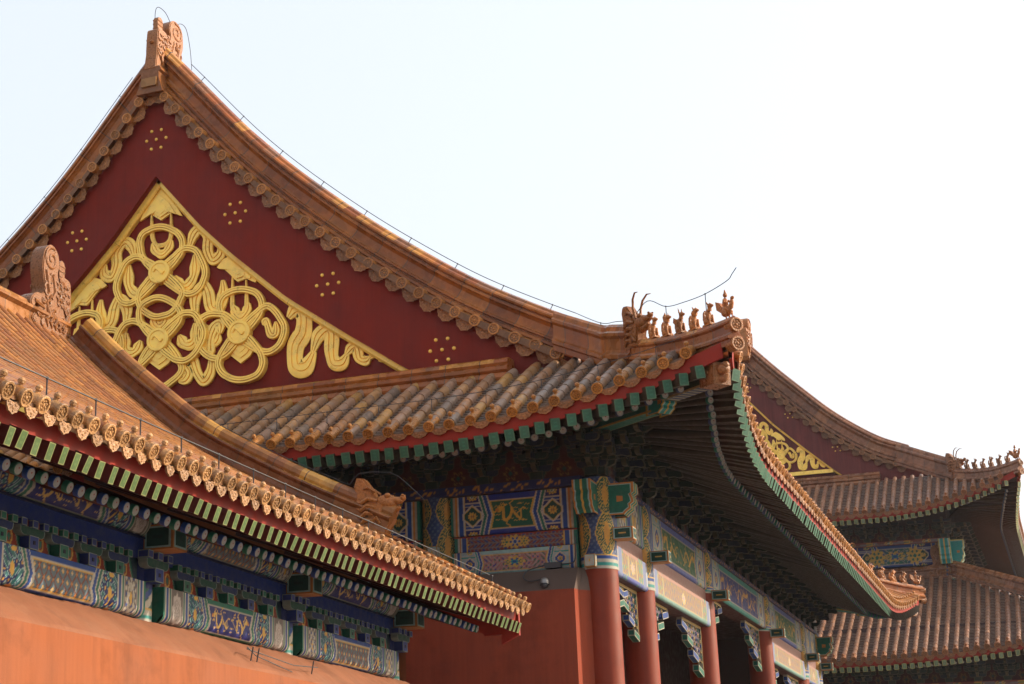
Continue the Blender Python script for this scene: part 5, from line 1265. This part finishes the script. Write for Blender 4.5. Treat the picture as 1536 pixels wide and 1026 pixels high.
for k in range(4):
    a, b = gy[k] + .19, gy[k + 1] - .19; W = b - a; kd = kinds[k]
    beam(gal, 'beam', xuanzi(W, .40, .0135, kd, k * 3 + 1), (BX, a), (BX, b), 3.835, 4.20, (1, 0), .34, .09, (.2, .2, .3))
    # round purlin
    cv = xuanzi(W + .3, .42, .016, 'dragon' if kd == 'lattice' else 'lattice', k * 5 + 2)
    cv.C *= .9  # paint dimmed to suggest the shade under the eave
    mb = MB(); grid_mesh(mb, cv, lambda X, Y: np.stack([-8.62 + .17 * np.sin(Y / .42 * 2.5 + .15), a - .15 + X, 4.83 - .17 * np.cos(Y / .42 * 2.5 + .15)], -1)); part('purlin', mb, ['paint'], gal, 40)
    mb = MB(); mb.box((-8.60, (a + b) / 2, 4.55), (.12, W + .2, .21), (.015, .035, .19)); mb.box((-8.54, (a + b) / 2, 4.655), (.05, W + .2, .02), (.01, .015, .06)); part('bracket_plate', mb, ['paint'], gal, 0)
    # boards with red fields between the bracket sets
    n = 6; pw = W / n; cvb = Canvas(W, .27, .014); x, y_ = cvb.X, cvb.Y; v = y_ / .27; u = np.abs(np.mod(x / pw, 1) - .5) * 2
    lim = .66 - .44 * np.clip(v, 0, 1) ** .7; cvb.put(x >= 0, (.012, .03, .05)); cvb.put(u < lim + .22, DGREEN); cvb.put(u < lim + .14, (.03, .17, .11)); cvb.put(u < lim + .05, (.26, .24, .18)); cvb.put(u < lim, (.27, .035, .018))
    cvb.put((np.hypot(u / .22, (v - .38) / .30) < 1) & (np.hypot(u / .15, (v - .38) / .21) > 1), GOLDC); cvb.put(np.hypot(u / .09, (v - .38) / .14) < 1, GREEN)
    mb = MB(); grid_mesh(mb, cvb, lambda X, Y: np.stack([np.full_like(X, -8.585), a + X, 4.20 + Y], -1)); part('bracket_board', mb, ['paint'], gal, 0)
def small_bracket(c1, c2):
    mb = MB(); ed = (.22, .26, .24); fx = lambda u, v, a: np.array([u, a, v])
    mb.bbox((0, .0, .065), (.15, .13, .125), c1, ed, .008); mb.box((0, .067, .065), (.035, .006, .035), (.01, .01, .03))
    mb.prism([(u, v + .125) for u, v in arm_pts(.20, .08)], -.045, .045, fx, c2, edge=ed, eb=.008)
    for s in (-1, 0, 1): mb.bbox((s * .18, .02, .235), (.085, .11, .07), c1, ed, .008)
    for s in (-.5, .5): mb.box((s * .18, .0, .235), (.09, .05, .075), (.22, .03, .018))
    return mb.mesh('bracket_set', ['paint'], 0)
sb = [small_bracket((.03, .05, .22), (.015, .07, .05)), small_bracket((.02, .14, .09), (.012, .025, .10))]
bm = [[], []]
for k in range(4):
    a, b = gy[k] + .19, gy[k + 1] - .19; pw = (b - a) / 6
    for i in range(7):
        if 0 < i < 6: bm[i % 2].append(frame((-8.545, a + i * pw, 4.205), (0, -1, 0), (1, 0, 0)))
for y in gy: bm[0].append(frame((-8.50, y, 4.21), (0, -1, 0), (1, 0, 0)) @ Matrix.Scale(1.15, 4))
for k in (0, 1): repeats('bracket_set', sb[k], bm[k], gal)
be2 = block_end(.30, .26, .36, (.012, .055, .045), (.42, .17, .05), (.01, .03, .03))
for y in gy:
    o = bpy.data.objects.new('beam_end', be2); COL.objects.link(o); o.parent = gal; o.matrix_local = Matrix.Translation(-origin(gal)) @ frame((-8.55, y, 4.66), (0, -1, 0), (1, 0, 0))
# ---- wall
mb = MB(); WX = -8.05
mb.add([(WX + .05, 2, 0), (WX + .05, 22.05, 0), (WX, 22.05, 3.44), (WX, 2, 3.44)], [(0, 1, 2, 3)]); mb.add([(WX, 22.05, 3.44), (WX + .05, 22.05, 0), (-14, 22.05, 0), (-14, 22.05, 8.0), (-9.6, 22.05, 5.6), (-8.55, 22.05, 4.9), (-8.55, 22.05, 3.82)], [tuple(range(7))])
gw = part('wall', mb, ['plaster'], gal, 0)
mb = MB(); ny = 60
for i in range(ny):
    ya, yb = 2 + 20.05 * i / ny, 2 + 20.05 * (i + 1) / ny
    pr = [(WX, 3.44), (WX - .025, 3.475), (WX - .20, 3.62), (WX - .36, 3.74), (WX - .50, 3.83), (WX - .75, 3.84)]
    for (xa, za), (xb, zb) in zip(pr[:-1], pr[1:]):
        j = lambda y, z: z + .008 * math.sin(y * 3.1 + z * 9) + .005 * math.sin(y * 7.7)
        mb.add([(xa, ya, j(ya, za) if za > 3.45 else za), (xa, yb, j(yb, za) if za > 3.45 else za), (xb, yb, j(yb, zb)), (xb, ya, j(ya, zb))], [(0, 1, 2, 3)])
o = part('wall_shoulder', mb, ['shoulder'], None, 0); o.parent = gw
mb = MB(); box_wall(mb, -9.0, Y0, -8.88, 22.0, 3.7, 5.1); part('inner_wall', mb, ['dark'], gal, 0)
# the stakes and wire standing on the wall shoulder
st = thing('wall_wire', 'short rusty wire on two little stakes above the orange gallery wall', 'wire', (-8.2, 17, 3.6))
mb = MB(); mb.tube([(-8.17, 16.3, 3.68), (-8.10, 17.35, 3.60), (-8.12, 18.05, 3.64)], .006, 5); mb.tube([(-8.10, 16.15, 3.66), (-8.17, 16.3, 3.70), (-8.13, 16.42, 3.62), (-8.10, 17.3, 3.52)], .006, 5); part('wire_strand', mb, ['wire'], st, 40)
for y in (16.3, 16.45, 17.9): mb = MB(); mb.tube([(-8.13, y, 3.55), (-8.10, y, 3.70)], .008, 5); part('stake', mb, ['wire'], st, 40)
# ================================================================ far hall with two eaves
far = thing('far_hall', 'taller double-eaved palace hall standing behind at the right edge', 'hall', (-12, 80, 0))
DX, DY = -1.4, 66.0
WORN2 = [(.30, .14, .075), (.28, .13, .07), (.32, .15, .08), (.26, .12, .07)]
rd_ = Roof(DX, DY, 100, [(0, 13.92), (1.5, 14.85), (2.7, 15.58), (3.98, 16.32), (4.82, 16.68), (6.03, 17.45), (7.13, 18.35), (8.16, 19.38), (9.21, 20.48), (9.8, 21.15)], -11.2, 5.0, 1.0, .35)
DV = 69.0
capD = cap_mesh('eave_tile', .10, .3, (.34, .135, .055), hi=False); dripD = drip_mesh('drip_tile', .29, .20, (.30, .12, .05), hi=False)
ca, dr_ = eave_row(far, rd_, 'S', -15.5, DX + .02, .33, .085, rs, lambda x: (DX - x + .05) if x > DX - 3 else 2.9, .36, .17, WORN2, WORN2[0], 'upper_roof_tiles', nseg=5)
cb_, db_ = eave_row(far, rd_, 'E', DY + .25, 99, .33, .085, rs, lambda y: (y - DY) if y < DV + .3 else 9.8, .6, .8, WORN2, WORN2[0], 'front_roof_tiles', nseg=4)
eave_boards(far, rd_, 'S', -15.5, DX + .2, -.05, -.27, .05, 2.5, .38, -.36); eave_boards(far, rd_, 'E', DY - .2, 100, -.05, -.27, .05, 2.5, .38, -.36)
flD = flying_mesh('flying_rafter', .15, .19, 2.2, (.15, .20, .12), (.08, .035, .022), (.08, .04, .025))
fa, ra = rafters(far, rd_, 'S', -13, DX - .1, .26, (.15, .19), .06, .06, 2.5, -.36, 0, lift=.38); fb, rb = rafters(far, rd_, 'E', DY + .1, 98, .26, (.15, .19), .06, .06, 2.5, -.36, 0, lift=.38)
rD = round_mesh('rafter', .06, 2.0, ((.10, .14, .22), WHITE, (.5, .45, .4), RED), (.09, .05, .03)); 
capVD = cap_mesh('verge_tile', .11, .3, (.30, .12, .045), hi=False, knob=False); dripVD = drip_mesh('verge_lip', .34, .28, (.26, .11, .045), hi=False, lip=False)
verge(far, rd_, DV, 3.98, .46, .1, capVD, dripVD, 1.05, rs, pal=RIDGED)
figD = [beast_mesh('ridge_figure', (.30, .12, .045), k) for k in range(3)]
hip_ridge(far, rd_, (-5.45, 69.05, 16.34), .84, .46, .18, rs, 7, .42, RIDGED, figD, dragonhead_mesh('dragon_head', (.28, .11, .04)), rider, rider_s=1.1, fig_span=(.12, .86), fs=1.12)
mb = MB(); P = [np.array([x, 68.85, 15.68]) for x in np.linspace(-15.5, -6.2, 40)]
sweep(mb, P, [(.0, -.25), (.15, -.20), (.19, -.06), (.13, .02), (.10, .04), (.16, .08), (.16, .16), (.07, .2), (.09, .26), (.07, .32), (0, .36), (-.3, .38), (-.35, -.2)], lambda i: (0, -1., 0), lambda i: (0, 0, 1.), .6, RIDGED, rs, (8, 11), RIDGED)
part('base_ridge', mb, ['tileclean'], far, 32)
tx, tz = -7.38 * 1.08, 1.6 + (15.28 - 1.6) * 1.08
# gilded triangle: same design, tip at (tx, tz)
axd = -11.2
lineD = lambda x: tz + (-(x) + tx) * .905
innerD = [(0, 19.75), (1.0, 18.55), (2.1, 17.45), (tx - axd, tz), (tx - axd + .5, tz - .4)]
gable(far, rd_, DV + .25, DV + .5, 15.6, innerD, [(0, 20.2), (1.7, 18.9), (3.45, 17.3)], relief, .66, axd, tz - 9.66 * .66, bd=.075, bmat='fadedhazeboard')
mb = MB(); mb.box((axd, DV + .36, tz - .02), (2 * (tx - axd) - .1, .10, .15)); part('gilded_frame', mb, ['gold'], far, 0)
# walls under the upper eave
WYD, WXD = 68.5, -3.9
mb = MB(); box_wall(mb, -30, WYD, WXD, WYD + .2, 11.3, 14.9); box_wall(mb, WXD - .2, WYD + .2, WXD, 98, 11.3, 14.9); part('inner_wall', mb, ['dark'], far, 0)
for x0, x1 in ((-7.6, -4.25), (-11.5, -7.9)):
    cv = hexi(x1 - x0, .85, .03, (.015, .11, .07), (.02, .06, .22), 'flower', False, 3); cv.flower((x1 - x0) * .72, .42, .36, GOLDC, GREEN, GOLDC, .9); cv.flower((x1 - x0) * .30, .42, .36, GOLDC, GREEN, GOLDC, .9)
    beam(far, 'beam', cv, (x0, WYD - .12), (x1, WYD - .12), 12.1, 12.95, (0, -1), .3)
beam(far, 'bracket_plate', flowerband(14, .16, .04), (-18, WYD - .18), (-4, WYD - .18), 12.96, 13.12, (0, -1), .3, .02)
column(far, WXD - .15, WYD - .02, .28, 11.3, 12.9, 11.4)
seD = scroll_end(.42, .95, .40, TEAL, (.55, .42, .12))
for p, x, y in (((WXD - .15, WYD - .3, 13.0), (-1, 0, 0), (0, -1, 0)), ((WXD + .12, WYD - .02, 13.0), (0, -1, 0), (1, 0, 0))):
    o = bpy.data.objects.new('beam_end', seD); COL.objects.link(o); o.parent = far; o.matrix_local = Matrix.Translation(-origin(far)) @ frame(p, x, y)
brD = bracket_mesh('bracket_set', .9, 2, (.04, .05, .035), (.035, .04, .05), (.16, .12, .07))
ms = [frame((x, WYD - .05, 13.12), (-1, 0, 0), (0, -1, 0)) @ Matrix.Scale(.95, 4) for x in np.arange(-4.05, -14, -.95)] + [frame((WXD + .1, y, 13.12), (0, -1, 0), (1, 0, 0)) @ Matrix.Scale(.95, 4) for y in np.arange(69.4, 80, .95)]
# ---- lower eave
LX, LY = 3.3, 61.0
rl = Roof(LX, LY, 110, [(0, 7.86), (2.4, 9.05), (4.8, 10.25), (7.3, 11.60)], -20, 11.0, 1.25, .4)
cl, dl = eave_row(far, rl, 'S', -13, LX + .02, .33, .085, rs, lambda x: min(7.2, LX - x + .05), .36, .17, WORN2, WORN2[0], 'lower_roof_tiles', nseg=5)
cm, dm_ = eave_row(far, rl, 'E', LY + .25, 80, .33, .085, rs, lambda y: min(7.1, y - LY), .6, .6, WORN2, WORN2[0], 'lower_front_tiles', nseg=4)
eave_boards(far, rl, 'S', -14, LX + .2, -.05, -.27, .05, 2.5, .38, -.36); 
fc, rc = rafters(far, rl, 'S', -9, LX - .1, .26, (.15, .19), .06, .06, 2.5, -.36, 0, lift=.38)
repeats('eave_tile', capD, ca + cl + cb_ + cm, far); repeats('drip_tile', dripD, dr_ + dl + db_ + dm_, far)
repeats('flying_rafter', flD, fa + fb + fc, far); repeats('rafter', rD, ra + rb + rc, far)
hip_ridge(far, rl, (-3.8, 68.15, 11.62), .55, .40, .2, rs, 7, .55, RIDGED, figD, dragonhead_mesh('dragon_head', (.28, .11, .04)), rider, rider_s=1.1)
mb = MB(); sweep(mb, [np.array([x, 68.36, 11.52]) for x in np.linspace(-16, -4.0, 30)], ridge_profile(.2, .52), lambda i: (0, -1., 0), lambda i: (0, 0, 1.), .6, RIDGED, rs, (9, 13), RIDGED); lr = part('lower_ridge', mb, ['tileclean'], far, 32)
mb = MB(); sweep(mb, [np.array([-3.84, y, 11.52]) for y in np.linspace(68.4, 90, 30)], ridge_profile(.2, .52), lambda i: (1., 0, 0), lambda i: (0, 0, 1.), .6, RIDGED, rs, (9, 13), RIDGED); part('lower_ridge', mb, ['tileclean'], far, 32)
chiD = chiwen_mesh('ridge_dragon', (.28, .11, .04), .16)
for p, rz in (((-4.2, 68.34, 11.55), R(-90)), ((-3.86, 68.75, 11.55), R(180))):
    o = bpy.data.objects.new('ridge_dragon', chiD); COL.objects.link(o); o.parent = lr; o.matrix_local = Matrix.Translation(p) @ Matrix.Rotation(rz, 4, 'Z') @ Matrix.Scale(.78, 4)
# walls under the lower eave
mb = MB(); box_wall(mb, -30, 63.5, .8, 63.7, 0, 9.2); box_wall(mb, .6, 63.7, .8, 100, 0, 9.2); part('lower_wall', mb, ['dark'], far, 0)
for x0, x1 in ((-3.4, .5), (-7.6, -3.7), (-11.8, -7.9)): beam(far, 'beam', hexi(x1 - x0, .8, .035, (.03, .05, .16), (.02, .08, .2), 'dragon', False, 4), (x0, 63.35), (x1, 63.35), 6.2, 7.0, (0, -1), .3)
beam(far, 'bracket_plate', flowerband(14, .16, .04), (-13, 63.3), (1.0, 63.3), 7.01, 7.16, (0, -1), .3, .02)
ms += [frame((x, 63.45, 7.16), (-1, 0, 0), (0, -1, 0)) @ Matrix.Scale(.95, 4) for x in np.arange(.6, -12, -.95)]
repeats('bracket_set', brD, ms, far)
flD_ = flame_board(.9, .6, .03); mb = MB(); grid_mesh(mb, flD_, lambda X, Y: np.stack([X - .45, np.zeros_like(X), Y], -1))
repeats('bracket_board', mb.mesh('bracket_board', ['paint'], 0), [frame((x - .47, 63.46, 7.16), (-1, 0, 0), (0, -1, 0)) for x in np.arange(.6, -12, -.95)] + [frame((x - .47, WYD - .03, 13.12), (-1, 0, 0), (0, -1, 0)) for x in np.arange(-4.05, -14, -.95)], far)
mrd = MB(); sweep(mrd, [np.array([-11.2, y, 21.1]) for y in np.linspace(69.6, 98, 30)], ridge_profile(.26, .85), lambda i: (1., 0, 0), lambda i: (0, 0, 1.), .7, RIDGED, rs, (9, 13), RIDGED); mrd = part('main_ridge', mrd, ['tileclean'], far, 32)
o = bpy.data.objects.new('ridge_dragon', chi); COL.objects.link(o); o.parent = mrd; o.matrix_local = Matrix.Translation((-11.2, 69.5, 21.35)) @ Matrix.Rotation(R(180), 4, 'Z') @ Matrix.Scale(1.25, 4)
# ================================================================ lightning wires, camera
def along(fn, qs): return [np.array(fn(q)) for q in qs]
def ridge_pt(d, mir=1, h=.82): 
    t = np.array([-1, 0, (rf.P(d + .05) - rf.P(d - .05)) / .1]); t /= np.linalg.norm(t); nn = np.array([t[2], 0, -t[0]]); p = np.array([rf.XR + (XE - d - rf.XR), YV + .40, rf.P(d)]) + nn * h
    return np.array([rf.XR + mir * (p[0] - rf.XR), p[1], p[2]])
for mir, lab in ((1, 'thin black wire on posts along the right edge of the big gable roof'), (-1, 'thin black wire on posts along the left edge of the big gable roof')):
    DS = np.linspace(3.1, 10.9, 50); po = np.linspace(3.5, 10.6, 9)
    wire('lightning_wire', lab, [ridge_pt(d, mir, .775) for d in DS], .007, [(ridge_pt(d, mir, .62), ridge_pt(d, mir, .775)) for d in po], .2)
hp = [rf.hip(d) for d in np.linspace(2.5, 0, 9)]
pts = [ridge_pt(3.1, 1, .775)] + [hp[1] + (0, 0, .66), hp[2] + (0, 0, .68), hp[3] + (0, 0, .72), hp[4] + (0, 0, .98), hp[5] + (0, 0, .84), hp[6] + (0, 0, .84), hp[7] + (0, 0, .86), hp[8] + (0, 0, .92), hp[8] + (.10, -.10, .98), hp[8] + (.18, -.18, 1.04)]
wire('lightning_wire', 'black wire rising over the ridge animals to the roof corner tip', smoothpath(pts, 6), .0065, [(hp[k] + (0, 0, .3), hp[k] + (0, 0, zz)) for k, zz in ((1, .66), (5, .84), (7, .86))], .2)
e = [rf.S(x, .55, .26) for x in np.linspace(-13, XE - .5, 50)]
wire('lightning_wire', 'thin black wire over the tile rows of the grey brown skirt roof below the gable', e, .006, [(rf.S(x, .55, .06), rf.S(x, .55, .26)) for x in np.linspace(-12.5, XE - .9, 9)], .2)
e = [rg.E(y, .45, .24) for y in np.linspace(Y0, Y1 - .2, 60)]
wire('lightning_wire', 'sunlit wire on posts just above the round tile ends of the low gallery', e, .007, [(rg.E(y, .45, .05), rg.E(y, .45, .24)) for y in np.arange(Y0 + .3, Y1, .78)], .2)
DS = np.linspace(7.2, 2.6, 20); vv = [np.array([GX - d, VY, rg.P(d) + .66]) for d in DS] + [np.array([GX - 2.45, VY, 7.05]), np.array([GX - 1.95, VY, 7.02]), np.array([GX - 1.7, VY, 6.85]), np.array([GX - 1.4, VY, 6.55])]
wire('lightning_wire', 'thin dark wire above the sloping end ridge of the low gallery', smoothpath(vv, 2), .006, [(np.array([GX - d, VY, rg.P(d) + .45]), np.array([GX - d, VY, rg.P(d) + .66])) for d in (3.2, 4.3, 5.4, 6.5)], .2)
loop = [(-15.25, 26.25, 17.2), (-15.32, 26.2, 17.75), (-15.28, 26.2, 18.02), (-15.2, 26.4, 17.98), (-15.15, 26.6, 17.75), (-15.15, 26.75, 17.72), (-15.15, 26.9, 17.95), (-15.1, 27.1, 17.92), (-15.05, 27.2, 17.5), (-15.0, 27.2, 17.0)]
wire('lightning_wire', 'fine looped wire around the dragon on the peak of the gable', smoothpath(loop, 6), .007, [], .2)
# security camera on the grey wall shoulder
sc = thing('security_camera', 'small dome camera with a looped black cable on the grey ledge under painted beams', 'camera', (-7.50, 25.43, 5.66))
mb = MB(); mb.lathe((-7.50, 25.53, 5.72), (0, -.25, -1), [(0, .02), (.02, .055), (.05, .07), (.10, .07)], 14); mb.lathe((-7.50, 25.51, 5.64), (0, -.25, -1), [(0, .0), (.001, .075), (.03, .078)], 14); part('housing', mb, ['metal'], sc, 40)
mb = MB(); mb.ball((-7.50, 25.50, 5.605), (.055, .055, .06), n=14); part('lens_dome', mb, ['wire'], sc, 40)
mb = MB(); mb.tube(smoothpath([(-7.50, 25.59, 5.73), (-7.62, 25.57, 5.70), (-7.78, 25.55, 5.69), (-7.86, 25.55, 5.76), (-7.80, 25.59, 5.86), (-7.66, 25.76, 5.94), (-7.52, 25.78, 5.97), (-7.2, 25.8, 5.97), (-7.06, 25.78, 6.02), (-7.04, 25.80, 6.4)], 5), .011, 6); part('cable', mb, ['wire'], sc, 40)
mb = MB(); mb.bbox((-7.42, 25.78, 5.95), (.26, .12, .09), (.04, .03, .03), (.03, .02, .02), .01); part('junction_box', mb, ['wire'], sc, 0)
bpy.context.view_layer.update()

if HAZE:
    mh = bpy.data.materials.new('haze_air'); mh.use_nodes = True; nn_ = mh.node_tree.nodes; nn_.remove(nn_['Principled BSDF'])
    pv = nn_.new('ShaderNodeVolumePrincipled'); pv.inputs['Color'].default_value = (.9, .93, 1, 1); pv.inputs['Density'].default_value = HAZE; pv.inputs['Anisotropy'].default_value = .3
    mh.node_tree.links.new(pv.outputs[0], nn_['Material Output'].inputs['Volume']); M['haze'] = mh
    mb = MB(); mb.box((-5, 47, 14.5), (120, 140, 31)); hzb = part('haze', mb, ['haze'], None, 0); hzb['kind'] = 'stuff'
